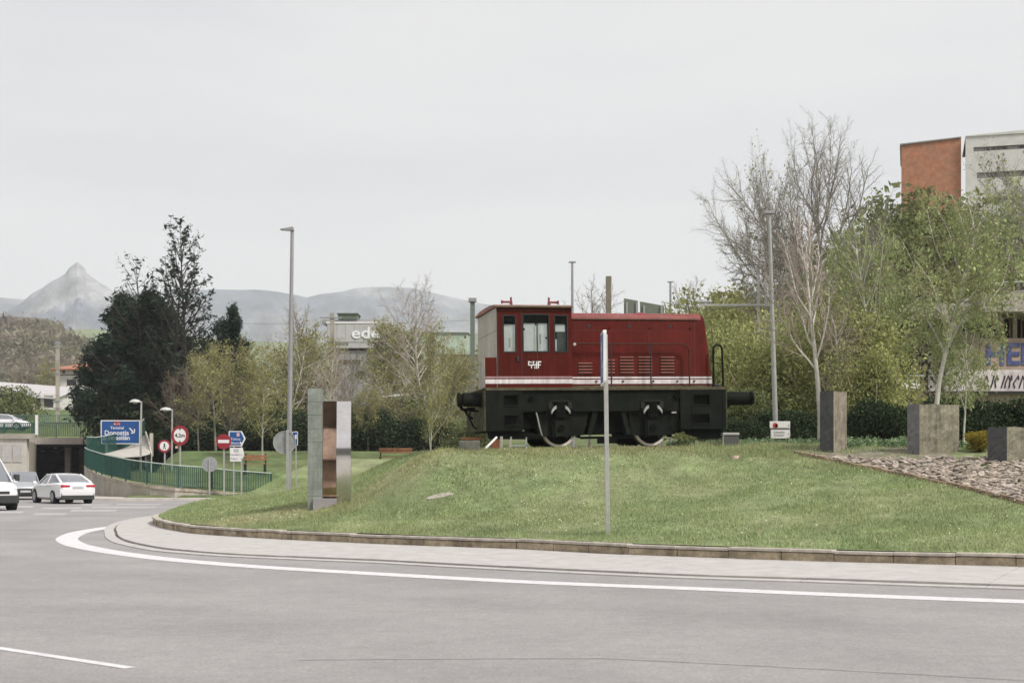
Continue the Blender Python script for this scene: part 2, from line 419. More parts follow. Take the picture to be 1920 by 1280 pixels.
def arc(th0, th1, r0, r1, z0, z1, name, m, parent, seg=4, bev=0, rfun=None, jit=0):
    """one block following the ring between two angles"""
    t = np.linspace(th0, th1, seg + 1); v = []
    for a in t:
        k = (rfun or rK)(a)
        for rr, zz in ((k + r0, z0), (k + r1, z0), (k + r1, z1), (k + r0, z1)):
            v.append((CX + rr * math.cos(a), CY + rr * math.sin(a), zz + jit))
    b = MB().loft([v[4 * i:4 * i + 4] for i in range(seg + 1)])
    return b.build(name, m, parent, bevel=bev)
kerb = tag(MB().box(CX - .1, CX + .1, CY - .1, CY + .1, -.3, -.25).build('kerb', M_kerb), kind='structure')
rng = random.Random(3)
t = 3.10; stones = []
while t < 4.72:
    dt = .93 / float(rK(t)) * rng.uniform(.93, 1.06); g = .004 / 33
    if rng.random() < .12: dt *= .35
    z = .265 + rng.uniform(-.012, .012); o_ = rng.uniform(-.012, .012)
    arc(t + g, t + dt - g, -.16 + o_, 0 + o_, .02, z - .055, 'kerb_stone', M_kerb, kerb, bev=.012)
    arc(t + g * .4, t + dt - g * .4, -.19 + o_, .035 + o_, z - .045, z + .006, 'coping_stone', M_kerbtop, kerb, bev=.010)
    t += dt
for (a, b) in ((4.72, 5.3),):
    arc(a, b, -.16, 0, .0, .26, 'kerb_block', M_kerb, kerb, seg=60)
ap = tag(MB().box(CX - .2, CX + .2, CY - .2, CY + .2, -.4, -.35).build('kerb_apron', M_apron), kind='structure')
t = 3.06
while t < 4.9:                              # pale concrete slabs between kerb and road, a thin joint, then a narrow edging
    dt = 2.3 / 33 * rng.uniform(.95, 1.05); g = .006 / 33; seg = 6; v = []; w = []; q = []
    for a in np.linspace(t + g, t + dt - g, seg + 1):
        k, e = float(rK(a)), float(rA(a)); e2 = max(k + .2, e - .30)
        if k + .2 > e - .05: e2 = e = k + .21
        c, s_ = math.cos(a), math.sin(a)
        v.append([(CX + r * c, CY + r * s_, z) for r, z in ((k + .002, -.02), (e2, -.02), (e2, .055), (k + .002, .085))])
        w.append([(CX + r * c, CY + r * s_, z) for r, z in ((e2 + .06, -.02), (e, -.02), (e, .018), (e2 + .06, .026))])
        q.append([(CX + r * c, CY + r * s_, z) for r, z in ((e2 + .002, -.02), (e2 + .058, -.02), (e2 + .058, .012), (e2 + .002, .02))])
    jz = rng.uniform(-.004, .004)
    o = MB().loft(v).build('slab', M_apron, ap, bevel=.006); o.location.z = jz
    MB().loft(w).build('edging_slab', M_apron, ap)
    MB().loft(q).build('joint', M_joint, ap)
    t += dt
# dashed lane line at the lower left, concentric with the island
d0, d1 = on_road(-60, 1206), on_road(245, 1252)
for k in range(3):
    q = Vector(d1 + (0,)) - Vector(d0 + (0,)); a = Vector(d0 + (0,)) - q * (k * 1.9)
    nrm = Vector((-q.y, q.x, 0)).normalized() * .055
    V = [a - nrm, a + q - nrm, a + q + nrm, a + nrm]
    tag(MB().add([(p.x, p.y, .004) for p in V], [(0, 1, 2, 3)]).build('lane_dash', M_paint), kind='structure')
M_worn = mat('worn_paint', (.47, .45, .45), .7, var=.1, scale=3, col2=(.38, .36, .36), pos=.5)
# crossing and give-way marks by the cars
for (xa, xb, ya, yb) in ((-40, 60, 948, 951), (-60, 40, 958, 962), (75, 150, 951, 954), (130, 215, 955.5, 958.5), (170, 290, 949.5, 952), (60, 120, 962, 965), (215, 300, 944.5, 946.5), (150, 205, 945, 947)):
    V = [on_road(xa, yb), on_road(xb, yb), on_road(xb + 6, ya), on_road(xa + 6, ya)]
    tag(MB().add([(p[0], p[1], .004) for p in V], [(0, 1, 2, 3)]).build('crossing_stripe', M_worn), kind='structure')
# worn darker patch seams in the asphalt: tar strips
M_tar = mat('tar_seam', (.275, .26, .252), .8, var=.12, scale=3, col2=(.31, .295, .287), pos=.46)
for (pts, w_) in (([(560, 1236), (900, 1234), (1130, 1233), (1400, 1246), (1700, 1262), (2100, 1285)], .035),):
    q = [Vector(on_road(*p) + (0,)) for p in pts]; b = MB()
    for a, c in zip(q[:-1], q[1:]):
        nrm = Vector((-(c - a).y, (c - a).x, 0)).normalized() * w_
        b.add([(p.x, p.y, .003) for p in (a - nrm, c - nrm, c + nrm, a + nrm)], [(0, 1, 2, 3)])
    tag(b.build('road_seam', M_tar), kind='structure')
# pavement strip under the signs, with its kerb
pv = [(-24.5, 73.2), (-20.2, 72.6), (-15.5, 73.9), (-8, 76.5), (-8, 82), (-15, 79), (-20.5, 76.4), (-23.5, 80)]
tag(MB().prism(pv, -.1, .13, 'z').build('pavement', mat('pavement', (.50, .46, .42), .85, var=.12, scale=2)), kind='structure')
HAZE = 1.9e-4
# ------------------------------------------------------------------ far hills and the peak
def ridge(name, prof, d, m, depth=600, rough=20, seed=1, amp=.15, base=-5, ny=60, nx=260, spur=0, back=None):
    """a hill range whose skyline follows the profile (pixels) at distance d"""
    r = np.random.default_rng(seed); px = np.array(prof, float)
    x = np.linspace(px[0, 0], px[-1, 0], nx); y = np.interp(x, px[:, 0], px[:, 1])
    X = (x - 960) * d / FPX; top = CAM_H + (HOR - y) * d / FPX
    t = np.linspace(-1, 1, ny); XX, T = np.meshgrid(X, t); TT = np.tile(top, (ny, 1))
    n = np.zeros_like(XX)
    for k in range(8):
        f = 2 ** k / (depth * .7); a = r.uniform(0, 2 * PI, 4)
        n += (np.abs(np.sin(XX * f * 1.3 + a[0] + 1.5 * np.sin(T * depth * f * .7 + a[1]))) - .5) * np.cos(T * depth * f * .8 + a[2] + XX * f * .5) / 1.75 ** k
    fall = np.clip(1 - np.abs(T) ** (1.1), 0, 1)
    Z = base + (TT - base) * fall * (1 + amp * n * (1 - fall) * 2) + rough * n * .5 * np.sqrt(np.clip(fall * (1 - fall), 0, 1))
    Y = d + T * depth
    Xs = XX * (Y / d) if back is None else XX
    V = np.stack([Xs, Y, Z], -1).reshape(-1, 3)
    i = np.arange((ny - 1) * nx).reshape(ny - 1, nx)[:, :-1].ravel()
    o = np_mesh(name, V, np.stack([i, i + 1, i + 1 + nx, i + nx], -1), m, smooth_=True); tag(o, kind='structure'); return o
M_rock = mat('mountain_rock', (.09, .10, .145), .95, var=.4, scale=.012, col2=(.30, .295, .305), pos=.5, width=.12, bump=1, bscale=.03)
M_ridge = mat('ridge_heath', (.11, .125, .16), .95, var=.4, scale=.010, col2=(.25, .25, .26), width=.14, bump=1, bscale=.03)
M_hill = mat('wooded_hill', (.155, .125, .10), .95, var=.3, scale=.06, col2=(.14, .155, .06), pos=.55, bump=1, bscale=.2)
M_field = mat('far_field', (.15, .20, .11), .95, var=.2, scale=.02, col2=(.17, .19, .09))
ridge('mountain_peak', [(-60, 640), (0, 598), (20, 578), (40, 566), (60, 549), (78, 540), (95, 527), (110, 520), (122, 511), (130, 499), (137, 494), (145, 489), (152, 494), (159, 501), (162, 510), (172, 517), (185, 527), (200, 535), (215, 546), (240, 553), (280, 600), (330, 650)], 3000, M_rock, 560, 190, 4, .25, ny=220, nx=420)
ridge('mountain_ridge', [(-300, 540), (-120, 552), (0, 559), (60, 562), (150, 575), (220, 550), (300, 546), (360, 543), (400, 541), (440, 542), (480, 541), (520, 546), (560, 553), (575, 557), (600, 551), (640, 546), (665, 539), (700, 536), (730, 536), (770, 539), (800, 545), (850, 556), (900, 567), (960, 578), (1040, 592), (1200, 600), (1500, 590), (2200, 560)], 3500, M_ridge, 640, 110, 8, .3, ny=150, nx=700)
ridge('far_green_hill', [(-300, 650), (60, 640), (105, 622), (140, 615), (180, 614), (300, 622), (420, 635), (560, 640), (700, 640), (800, 630), (900, 622), (1000, 625), (1200, 640), (1500, 650)], 1300, M_field, 260, 4, 9, .1)
ridge('wooded_hill', [(-500, 570), (-200, 582), (0, 590), (30, 590), (60, 592), (90, 595), (103, 600), (118, 612), (150, 628), (190, 645), (260, 668), (400, 700), (600, 730)], 620, M_hill, 170, 5, 11, .12)
# bare winter wood on the hill: one mass of small crowns
r = np.random.default_rng(5); n = 5200
px = r.uniform(-40, 330, n); t = r.beta(1.2, 1.6, n)
sk = np.interp(px, [0, 60, 103, 118, 150, 190, 260, 400], [590, 592, 600, 612, 628, 645, 668, 700]); yy = sk + 15 + t * (722 - sk - 13)
dd = 620 - 170 * (t ** .8) * .95; Xc = (px - 960) * dd / FPX; Zc = CAM_H + (HOR - yy) * dd / FPX
s = r.uniform(2.2, 4.2, n); tri = 16; N = n * tri
c = np.repeat(np.stack([Xc, dd, Zc], -1), tri, 0); sz = np.repeat(s, tri)[:, None]
off = r.normal(0, .5, (N, 3)) * sz * (.8, .8, 1.0); ctr = c + off
q = r.normal(0, .42, (N, 3, 3)) * sz[:, None, :] * .5
V = (ctr[:, None, :] + q).reshape(-1, 3)
o = np_mesh('hillside_wood', V, np.arange(N * 3).reshape(-1, 3), leafmat('far_crowns', (.28, .235, .195), attr=.35, scale=.03, var=.3, col2=(.20, .215, .10), pos=.56), rnd=np.repeat(np.repeat(r.uniform(0, 1, n), tri), 3))
tag(o, 'bare brown wood covering the far hillside on the left', kind='stuff')

# air: one even pale haze round everything
hz = MB().box(-3600, 3600, -340, 5300, -6, 640).build('haze', bpy.data.materials.new('haze'))
hm = hz.data.materials[0]; hm.use_nodes = True; hn = hm.node_tree; hn.nodes.remove(hn.nodes['Principled BSDF'])
pv_ = hn.nodes.new('ShaderNodeVolumePrincipled'); pv_.inputs['Density'].default_value = HAZE
pv_.inputs['Color'].default_value = (.93, .95, 1.0, 1); pv_.inputs['Anisotropy'].default_value = .1
hn.links.new(pv_.outputs[0], [x for x in hn.nodes if x.type == 'OUTPUT_MATERIAL'][0].inputs['Volume'])
tag(hz, kind='stuff')
hz.display_type = 'WIRE'

# ------------------------------------------------------------------ stone bed beside the slabs, its edging
EDGE = [hit(x, y) for (x, y) in ((1490, 851), (1530, 859), (1575, 868), (1640, 881), (1700, 893), (1750, 904), (1800, 914), (1840, 925), (1880, 935), (1925, 947), (1975, 960), (2060, 985))]
EP = np.array([(p.x, p.y) for p in EDGE])
def bed_side(X, Y):
    return np.asarray(Y) - np.interp(X, EP[:, 0], EP[:, 1])          # > 0 behind the edging
def in_bed(X, Y): return (bed_side(X, Y) > 0) & (np.asarray(X) > EP[0, 0] + .3) & (bed_side(X, Y) < 9)
rb = np.random.default_rng(12)
M_gravel = mat('bed_gravel', (.30, .255, .205), .95, var=.3, scale=6, col2=(.20, .19, .12), bump=1, bscale=30)
# gravel sheet on the mound
xs = np.linspace(EP[0, 0], EP[-1, 0], 60); V = []; F = []
for a in xs:
    y0 = float(np.interp(a, EP[:, 0], EP[:, 1]))
    for k in range(24):
        yy_ = y0 + .04 + k * .4; V.append((a, yy_, gz(a, yy_) + .03))
for a in range(59):
    for k in range(23): i = a * 24 + k; F.append((i, i + 24, i + 25, i + 1))
bed = tag(MB().add(V, F).build('stone_bed', M_gravel), kind='structure')
M_flake = [mat('slate_flake_' + c, col, .8, var=.25, scale=9, col2=c2) for c, col, c2 in (('tan', (.50, .42, .35), (.36, .31, .26)), ('grey', (.46, .40, .35), (.33, .29, .25)), ('pale', (.60, .54, .49), (.44, .38, .33)))]
flakes = []
for k in range(9):
    rr = random.Random(k); pts = []
    for j in range(6):
        a = 2 * PI * j / 6 + rr.uniform(-.3, .3); pts.append((.13 * rr.uniform(.6, 1.2) * math.cos(a), .085 * rr.uniform(.6, 1.2) * math.sin(a)))
    me = MB().prism(pts, 0, rr.uniform(.018, .04), 'z'); m_ = bpy.data.meshes.new('flake'); m_.from_pydata(me.v, [], me.f); m_.materials.append(M_flake[k % 3]); flakes.append(m_)
placed = []
for k in range(4200):
    p = hit(rb.uniform(1535, 1965), rb.uniform(862, 985), 24, 45)
    if not in_bed(p.x, p.y) or p.y > 36: continue
    placed.append(p)
placed.sort(key=lambda p: p.y)
rest = MB()
for k, p in enumerate(placed):
    rot = Matrix.Rotation(rb.uniform(0, 6.3), 4, 'Z') @ Matrix.Rotation(rb.normal(0, .22), 4, 'X') @ Matrix.Rotation(rb.normal(0, .22), 4, 'Y'); s = rb.uniform(.35, .95)
    loc = (p.x, p.y, p.z + .03 + abs(rb.normal(0, .015)))
    if k < 280:
        o = link(bpy.data.objects.new('stone', flakes[k % 9]), bed); o.matrix_basis = Matrix.Translation(loc) @ rot @ Matrix.Scale(s, 4)
    else:
        me = flakes[k % 9]; mm = Matrix.Translation(loc) @ rot @ Matrix.Scale(s, 4)
        rest.add([mm @ v.co for v in me.vertices], [tuple(f.vertices) for f in me.polygons])
tag(rest.build('loose_stones', M_flake[0], bed), kind='stuff')
# edging of the bed: rusty low rim stones
M_rim = mat('bed_edging', (.40, .29, .20), .9, var=.25, scale=6, col2=(.14, .10, .07), pos=.55, bump=.4, bscale=20)
edg = tag(MB().box(EP[0, 0], EP[0, 0] + .1, EP[0, 1], EP[0, 1] + .05, 1.6, 1.7).build('bed_edging', M_rim), kind='structure')
rr = random.Random(2)
L_ = np.concatenate([[0], np.cumsum(np.hypot(*np.diff(EP, axis=0).T))]); s0 = .0
while s0 < L_[-1] - .5:
    s1 = s0 + rr.uniform(.4, .6)
    a = np.array([np.interp(s0 + .01, L_, EP[:, i]) for i in (0, 1)]); b = np.array([np.interp(s1 - .01, L_, EP[:, i]) for i in (0, 1)])
    q = (b - a) / np.hypot(*(b - a)); nn = np.array((-q[1], q[0])) * .045; h = rr.uniform(.055, .085); o_ = rr.uniform(-.015, .015)
    V = []
    for dz in (-.15, None):
        for (pt, sg) in ((a, -1), (b, -1), (b, 1), (a, 1)):
            w = pt + nn * sg + nn / .045 * o_; z = gz(pt[0], pt[1]); V.append((w[0], w[1], z + (dz if dz else h)))
    MB().add(V, [(3, 2, 1, 0), (4, 5, 6, 7), (0, 1, 5, 4), (1, 2, 6, 5), (2, 3, 7, 6), (3, 0, 4, 7)]).build('edging_stone', M_rim, edg, bevel=.008)
    s0 = s1

# ------------------------------------------------------------------ grass
def blades(name, X, Y, Z, h, w, m, seed=0, lean=.35, tri=1, **kw):
    r = np.random.default_rng(seed); n = len(X); a = r.uniform(0, 2 * PI, n); b = r.uniform(0, 2 * PI, n); l = np.abs(r.normal(0, lean, n)) * h
    c = np.stack([X, Y, Z], -1); dx = np.stack([np.cos(a), np.sin(a), 0 * a], -1) * (w * .5)[:, None]
    top = c + np.stack([np.cos(b) * l, np.sin(b) * l, h], -1)
    V = np.stack([c - dx - (0, 0, .01), c + dx - (0, 0, .01), top], 1).reshape(-1, 3)
    o = np_mesh(name, V, np.arange(3 * n).reshape(-1, 3), m, rnd=np.repeat(r.uniform(0, 1, n), 3))
    return tag(o, kind='stuff', **kw)
def vnoise(X, Y, f, seed):
    """cheap smooth value noise"""
    r = np.random.default_rng(seed); g = r.uniform(0, 1, (64, 64)); x, y = (X * f) % 63, (Y * f) % 63
    i, j = x.astype(int), y.astype(int); u, v = smooth(x - i), smooth(y - j); i2, j2 = (i + 1) % 64, (j + 1) % 64
    return (g[i, j] * (1 - u) + g[i2, j] * u) * (1 - v) + (g[i, j2] * (1 - u) + g[i2, j2] * u) * v
r = np.random.default_rng(21); n = 950000
X = r.uniform(-12.5, 14.5, n); Y = r.uniform(21.5, 58, n)
keep = inside(X, Y, -.17) & (np.abs(X) < Y * .365 + .3) & (~in_bed(X, Y) | ((bed_side(X, Y) > 2.0) & (vnoise(X, Y, 1.3, 31) > .5)))
X, Y = X[keep], Y[keep]; D = dist_in(X, Y); Z = mound(X, Y)
u = (X - LOCO_P.x) * cy_ + (Y - LOCO_P.y) * sy_; v = -(X - LOCO_P.x) * sy_ + (Y - LOCO_P.y) * cy_
cl = vnoise(X, Y, 1.7, 1) * .5 + vnoise(X, Y, 5, 2) * .3 + vnoise(X, Y, .5, 3) * .2
keep = (r.uniform(0, 1, len(X)) < np.clip(.35 + 1.1 * cl, 0, 1)) & ((Y < 40) | (X < 2)) & ~((u > -.6) & (u < 7) & (v > .1))
X, Y, Z, D, cl, u, v = [q[keep] for q in (X, Y, Z, D, cl, u, v)]
dry = (v > -2.4 + .5 * cl) & (v < .7) & (u > -9) & (u < 9) & (r.uniform(0, 1, len(X)) < np.clip(1.25 - np.abs(v + .6) * .6, 0, .92))
dry |= (r.uniform(0, 1, len(X)) < .07)
dry |= (np.abs(bed_side(X, Y) + .25) < .3) & (X > EP[0, 0] - 1) & (r.uniform(0, 1, len(X)) < .6)
h = (.018 + .075 * cl ** 1.5) * r.uniform(.6, 1.4, len(X)); w = r.uniform(.010, .022, len(X))
g = ~dry
blades('lawn_grass', X[g], Y[g], Z[g], h[g], w[g], M_blade, 1, lean=.7)
blades('dry_grass', X[dry], Y[dry], Z[dry], h[dry] * 1.5, w[dry], M_dry, 2, lean=.8)
# rough tufts against the wheels and the track
n = 5200; u = r.uniform(-2.2, 9.5, n); v = -.12 - np.abs(r.normal(0, .30, n)); k = vnoise(u + 20, v + 20, 1.6, 17)
q = k > .42; u, v, k = u[q], v[q], k[q]; X = LOCO_P.x + u * cy_ - v * sy_; Y = LOCO_P.y + u * sy_ + v * cy_; n = len(u)
blades('track_tufts', X, Y, mound(X, Y) - .02, (.05 + .22 * (k - .42)) * r.uniform(.6, 1.5, n) + .03, r.uniform(.014, .024, n), M_dry, 12, lean=.45)
# daisies
n = 1900; X = r.uniform(-10, 12, n); Y = r.uniform(23, 40, n); k = vnoise(X, Y, .8, 9)
keep = inside(X, Y, -.3) & ~in_bed(X, Y) & (r.uniform(0, 1, n) < np.clip((k - .45) * 2.0, 0, 1)) & (np.abs(X) < Y * .37)
X, Y = X[keep], Y[keep]; Z = mound(X, Y) + r.uniform(.05, .09, len(X)); s = r.uniform(.007, .014, len(X))
b = np.stack([X, Y, Z], -1); a = r.uniform(0, 6.3, len(X))
V = np.stack([b + np.stack([np.cos(a + q) * s, np.sin(a + q) * s * .6, np.sin(a + q) * s * .8], -1) for q in (0, PI / 2, PI, 1.5 * PI)], 1).reshape(-1, 3)
o = np_mesh('daisies', V, np.arange(len(V)).reshape(-1, 4), mat('daisy_white', (.75, .74, .62), .7, var=0)); tag(o, kind='stuff')
# broad-leaved weeds: beside the track, round the slabs
def leaf_cloud(c, rad, n, s, r, flat=1.0):
    """n small leaves in an ellipsoid; returns verts (4 per leaf) and rnd"""
    p = r.normal(0, 1, (n, 3)); p /= np.linalg.norm(p, axis=1)[:, None]; p *= (r.uniform(0, 1, n) ** .45)[:, None]
    ctr = np.array(c) + p * np.array(rad)
    a = r.normal(0, 1, (n, 3)); a /= np.linalg.norm(a, axis=1)[:, None]; b_ = np.cross(a, r.normal(0, 1, (n, 3))); b_ /= np.linalg.norm(b_, axis=1)[:, None]
    sz = (s * r.uniform(.6, 1.3, n))[:, None]
    V = np.stack([ctr - a * sz, ctr - b_ * sz * .45, ctr + a * sz, ctr + b_ * sz * .45], 1)
    return V.reshape(-1, 3), np.repeat(r.uniform(0, 1, n), 4)
def clumps(name, centres, m, n, s, seed, rad=(.22, .22, .14), **kw):
    r = np.random.default_rng(seed); VV = []; RR = []
    for c in centres:
        v, q = leaf_cloud((c[0], c[1], c[2] + rad[2] * .5), np.array(rad) * r.uniform(.7, 1.3), n, s, r); VV.append(v); RR.append(q)
    V = np.concatenate(VV); o = np_mesh(name, V, np.arange(len(V)).reshape(-1, 4), m, rnd=np.concatenate(RR)); return tag(o, kind='stuff', **kw)
def along(x0, x1, y0, y1, n, seed, d=None, jd=1.2):
    r = np.random.default_rng(seed); a = []
    for k in range(n):
        x = r.uniform(x0, x1); y = y0 + (y1 - y0) * (x - x0) / (x1 - x0)
        p = hit(x, y) if d is None else P(x, y, d + r.uniform(-jd, jd)); 
        if d is not None: p.z = gz(p.x, p.y)
        a.append(p)
    return a
clumps('weeds_by_track', along(1335, 1540, 0, 0, 95, 3, d=38.6, jd=1.3) + along(1240, 1340, 0, 0, 26, 4, d=39.2, jd=.6), M_weed, 90, .045, 5, (.17, .17, .17))
clumps('weeds_by_slabs', along(1590, 1720, 0, 0, 34, 6, d=35.5, jd=.8) + along(1805, 1870, 0, 0, 12, 7, d=34.6, jd=.5), M_weed, 80, .045, 8, (.16, .16, .16))
X = r.uniform(4.5, 9, 5000); Y = r.uniform(34, 36.5, 5000)
blades('tall_grass_by_slabs', X, Y, mound(X, Y), r.uniform(.05, .16, 5000), r.uniform(.015, .025, 5000), M_blade, 6)

# ------------------------------------------------------------------ trees
def grow(rng, p, d, L, r, lev, Q, out, maxlev):
    n = Q['seg'][lev]; step = L / n; pts = [p]; rad = [r]; d = d / np.linalg.norm(d)
    dirs = [d]
    for i in range(n):
        d = d + rng.normal(0, Q['wig'][lev], 3) + np.array((0, 0, Q['trop'][lev]))
        d = d / np.linalg.norm(d); p = p + d * step; pts.append(p); dirs.append(d)
        rad.append(r * (1 - (1 - Q['taper'][lev]) * (i + 1) / n))
    out[lev].append((pts, rad))
    if lev >= maxlev: return
    nc = Q['n'][lev]; nc = max(1, int(round(nc * (L / Q['L0'][lev]) ** .8))) if lev else nc
    az = rng.uniform(0, 6.3)
    for k in range(nc):
        t = Q['t0'][lev] + (1 - Q['t0'][lev]) * ((k + rng.uniform(0, 1)) / nc)
        f = t * n; i = min(int(f), n - 1); u = f - i
        q = pts[i] * (1 - u) + pts[i + 1] * u; dd = dirs[i + 1]; rr = rad[i] * (1 - u) + rad[i + 1] * u
        az += 2.4 + rng.normal(0, .4); ang = R(Q['ang'][lev] * rng.uniform(.75, 1.25)) * (1 - Q.get('close', .3) * t)
        a = np.cross(dd, (0.3, .2, 1.0)); a /= np.linalg.norm(a) + 1e-9; b = np.cross(dd, a)
        nd = dd * math.cos(ang) + (a * math.cos(az) + b * math.sin(az)) * math.sin(ang)
        shape = Q['shape'](t) if lev == 0 else (1 - .45 * t)
        grow(rng, q, nd, L * Q['lr'][lev] * shape * rng.uniform(.75, 1.2), max(min(rr * .8, r * Q['rr'][lev]), Q.get('rmin', .006)), lev + 1, Q, out, maxlev)
def tubes(branches, sides):
    n = len(branches[0][0]); B = len(branches)
    Pn = np.array([b[0] for b in branches]); Rn = np.array([b[1] for b in branches])
    D = np.gradient(Pn, axis=1); D /= np.linalg.norm(D, axis=2)[..., None] + 1e-9
    ref = np.where(np.abs(D[:, :1, 2:3]) < .9, np.array([[[0, 0, 1.]]]), np.array([[[1., 0, 0]]])); ref = np.broadcast_to(ref, D.shape)
    U = np.cross(D, ref); U /= np.linalg.norm(U, axis=2)[..., None] + 1e-9; W = np.cross(D, U)
    a = np.arange(sides) * 2 * PI / sides
    V = Pn[:, :, None, :] + (U[:, :, None, :] * np.cos(a)[None, None, :, None] + W[:, :, None, :] * np.sin(a)[None, None, :, None]) * Rn[:, :, None, None]
    idx = np.arange(B * n * sides).reshape(B, n, sides); a0 = idx[:, :-1]; a1 = idx[:, 1:]
    F = np.stack([a0, np.roll(a0, -1, 2), np.roll(a1, -1, 2), a1], -1).reshape(-1, 4)
    return V.reshape(-1, 3), F
TREES = {}
def tree_meshes(key, seed, Hh, Q, leaf=None, maxlev=3, bark=None, twig=None, leafm=None):
    rng = np.random.default_rng(seed); out = [[] for _ in range(5)]
    stems = Q.get('stems', 1)
    for s in range(stems):
        d0 = np.array((rng.normal(0, .05 + .13 * (stems > 1)), rng.normal(0, .05 + .13 * (stems > 1)), 1.)) + np.array(Q.get('leanv', (0, 0, 0)))
        p0 = np.array((rng.normal(0, .12), rng.normal(0, .12), -.15)) if stems > 1 else np.array((0, 0, -.15))
        grow(rng, p0, d0, Hh * Q.get('tl', 1.0) * (rng.uniform(.75, 1) if s else 1), Q['r0'], 0, Q, out, maxlev)
    V, F, k = [], [], 0
    for lev, sd in ((0, 9), (1, 5)):
        if out[lev]: v, f = tubes(out[lev], sd); V.append(v); F.append(f + k); k += len(v)
    trunk = (np.concatenate(V), np.concatenate(F))
    V, F, k = [], [], 0
    for lev, sd in ((2, 3), (3, 3), (4, 3)):
        if out[lev] and lev <= maxlev: v, f = tubes(out[lev], sd); V.append(v); F.append(f + k); k += len(v)
    twigs = (np.concatenate(V), np.concatenate(F)) if V else None
    lv = None
    if leaf:
        tips = out[maxlev]; Pn = np.array([b[0] for b in tips]); B = len(Pn); m = leaf['n']
        per = max(1, int(m / B)); ii = np.repeat(np.arange(B), per); n = len(ii)
        t = rng.uniform(.15, 1.0, n) * (Pn.shape[1] - 1); i0 = np.minimum(t.astype(int), Pn.shape[1] - 2); u = (t - i0)[:, None]
        c = Pn[ii, i0] * (1 - u) + Pn[ii, i0 + 1] * u + rng.normal(0, leaf['off'], (n, 3)); c[:, 2] -= np.abs(rng.normal(0, leaf.get('droop', 0), n))
        c = c[c[:, 2] > leaf.get('zmin', .5)]; n = len(c)
        a = rng.normal(0, 1, (n, 3)) * (1, 1, leaf.get('vert', 1)); a /= np.linalg.norm(a, axis=1)[:, None]; b = np.cross(a, rng.normal(0, 1, (n, 3))); b /= np.linalg.norm(b, axis=1)[:, None]
        sz = (leaf['s'] * np.clip(rng.lognormal(-.1, .45, n), .35, 2.2))[:, None]
        V = np.stack([c - a * sz, c - b * sz * leaf.get('w', .5), c + a * sz, c + b * sz * leaf.get('w', .5)], 1).reshape(-1, 3)
        clump = np.sin(c[:, 0] * 1.7 + seed) * np.cos(c[:, 1] * 1.5) * np.sin(c[:, 2] * 1.9)
        lv = (V, np.arange(4 * n).reshape(-1, 4), np.repeat(np.clip(.5 + .3 * clump + rng.normal(0, .2, n), 0, 1), 4))
    TREES[key] = dict(trunk=trunk, twigs=twigs, leaves=lv, bark=bark, twigm=twig or bark, leafm=leafm, cache={})
def plant(key, name, label, cat, loc, s=1, rz=0, group=None, lean=0, sz=None):
    T = TREES[key]; root = thing(name, label, cat, loc, rz, group)
    root.scale = (s, s, sz or s)
    if lean: root.rotation_euler = (0, lean, rz)
    for part, src, m in (('trunk', T['trunk'], T['bark']), ('twigs', T['twigs'], T['twigm']), ('crown', T['leaves'], T['leafm'])):
        if src is None: continue
        if part in T['cache']: o = link(bpy.data.objects.new(part, T['cache'][part]), root)
        else:
            o = np_mesh(part, src[0], src[1], m, root, rnd=src[2] if len(src) > 2 else None, smooth_=part == 'trunk'); T['cache'][part] = o.data
        if part == 'twigs': o['kind'] = 'stuff'
    return root
M_birch = mat('birch_bark', (.58, .55, .48), .8, var=.15, scale=5, col2=(.12, .10, .08), pos=.66, width=.1)
M_greybark = mat('grey_bark', (.25, .225, .195), .9, var=.2, scale=4, col2=(.13, .12, .08))
M_palebark = mat('pale_grey_bark', (.37, .34, .30), .9, var=.2, scale=3, col2=(.25, .23, .20))
M_brown = mat('brown_twigs', (.22, .165, .125), .9, var=.2, scale=3)
M_tan = mat('tan_twigs', (.30, .25, .17), .9, var=.2, scale=3)
M_pink = mat('reddish_twigs', (.42, .34, .29), .9, var=.2, scale=3)
M_darkbark = mat('dark_bark', (.05, .043, .036), .95, var=.25, scale=4)
L_spring = leafmat('spring_leaf', (.35, .37, .15), attr=.4, scale=.35, var=.22, col2=(.36, .32, .14))
L_birch = leafmat('birch_leaf', (.38, .43, .20), attr=.4, scale=.4, var=.18)
L_mid = leafmat('green_leaf', (.21, .25, .105), attr=.5, scale=.3, var=.25, col2=(.24, .25, .10))
L_dark = leafmat('conifer_needles', (.034, .056, .036), attr=.5, scale=.5, var=.25, tr=.1)
L_ivy = leafmat('dark_shrub_leaf', (.045, .068, .03), attr=.6, scale=.6, var=.25, tr=.2)
L_olive = leafmat('willow_leaf', (.44, .44, .18), attr=.4, scale=.4, var=.22, col2=(.36, .40, .17))
L_yellow = leafmat('yellow_flower', (.50, .36, .05), attr=.4, scale=.8, var=.3, col2=(.16, .20, .06), pos=.5)

# added unseen leaf belt behind the camera: dark reflections for polished metal and car windows
r = np.random.default_rng(77); n = 14000
X = r.uniform(-130, 130, n); Z = r.uniform(0, 1, n) ** .8; top = 17 + 3 * np.sin(X * .11) + 2 * np.sin(X * .37 + 1); Y = -62 + r.uniform(-3, 3, n)
c = np.repeat(np.stack([X, Y, Z * top], -1), 3, 0); V = c + r.normal(0, 1.1, c.shape)
o = np_mesh('reflection_belt', V, np.arange(len(V)).reshape(-1, 3), L_ivy, rnd=np.repeat(r.uniform(0, 1, n), 3)); tag(o, kind='stuff')
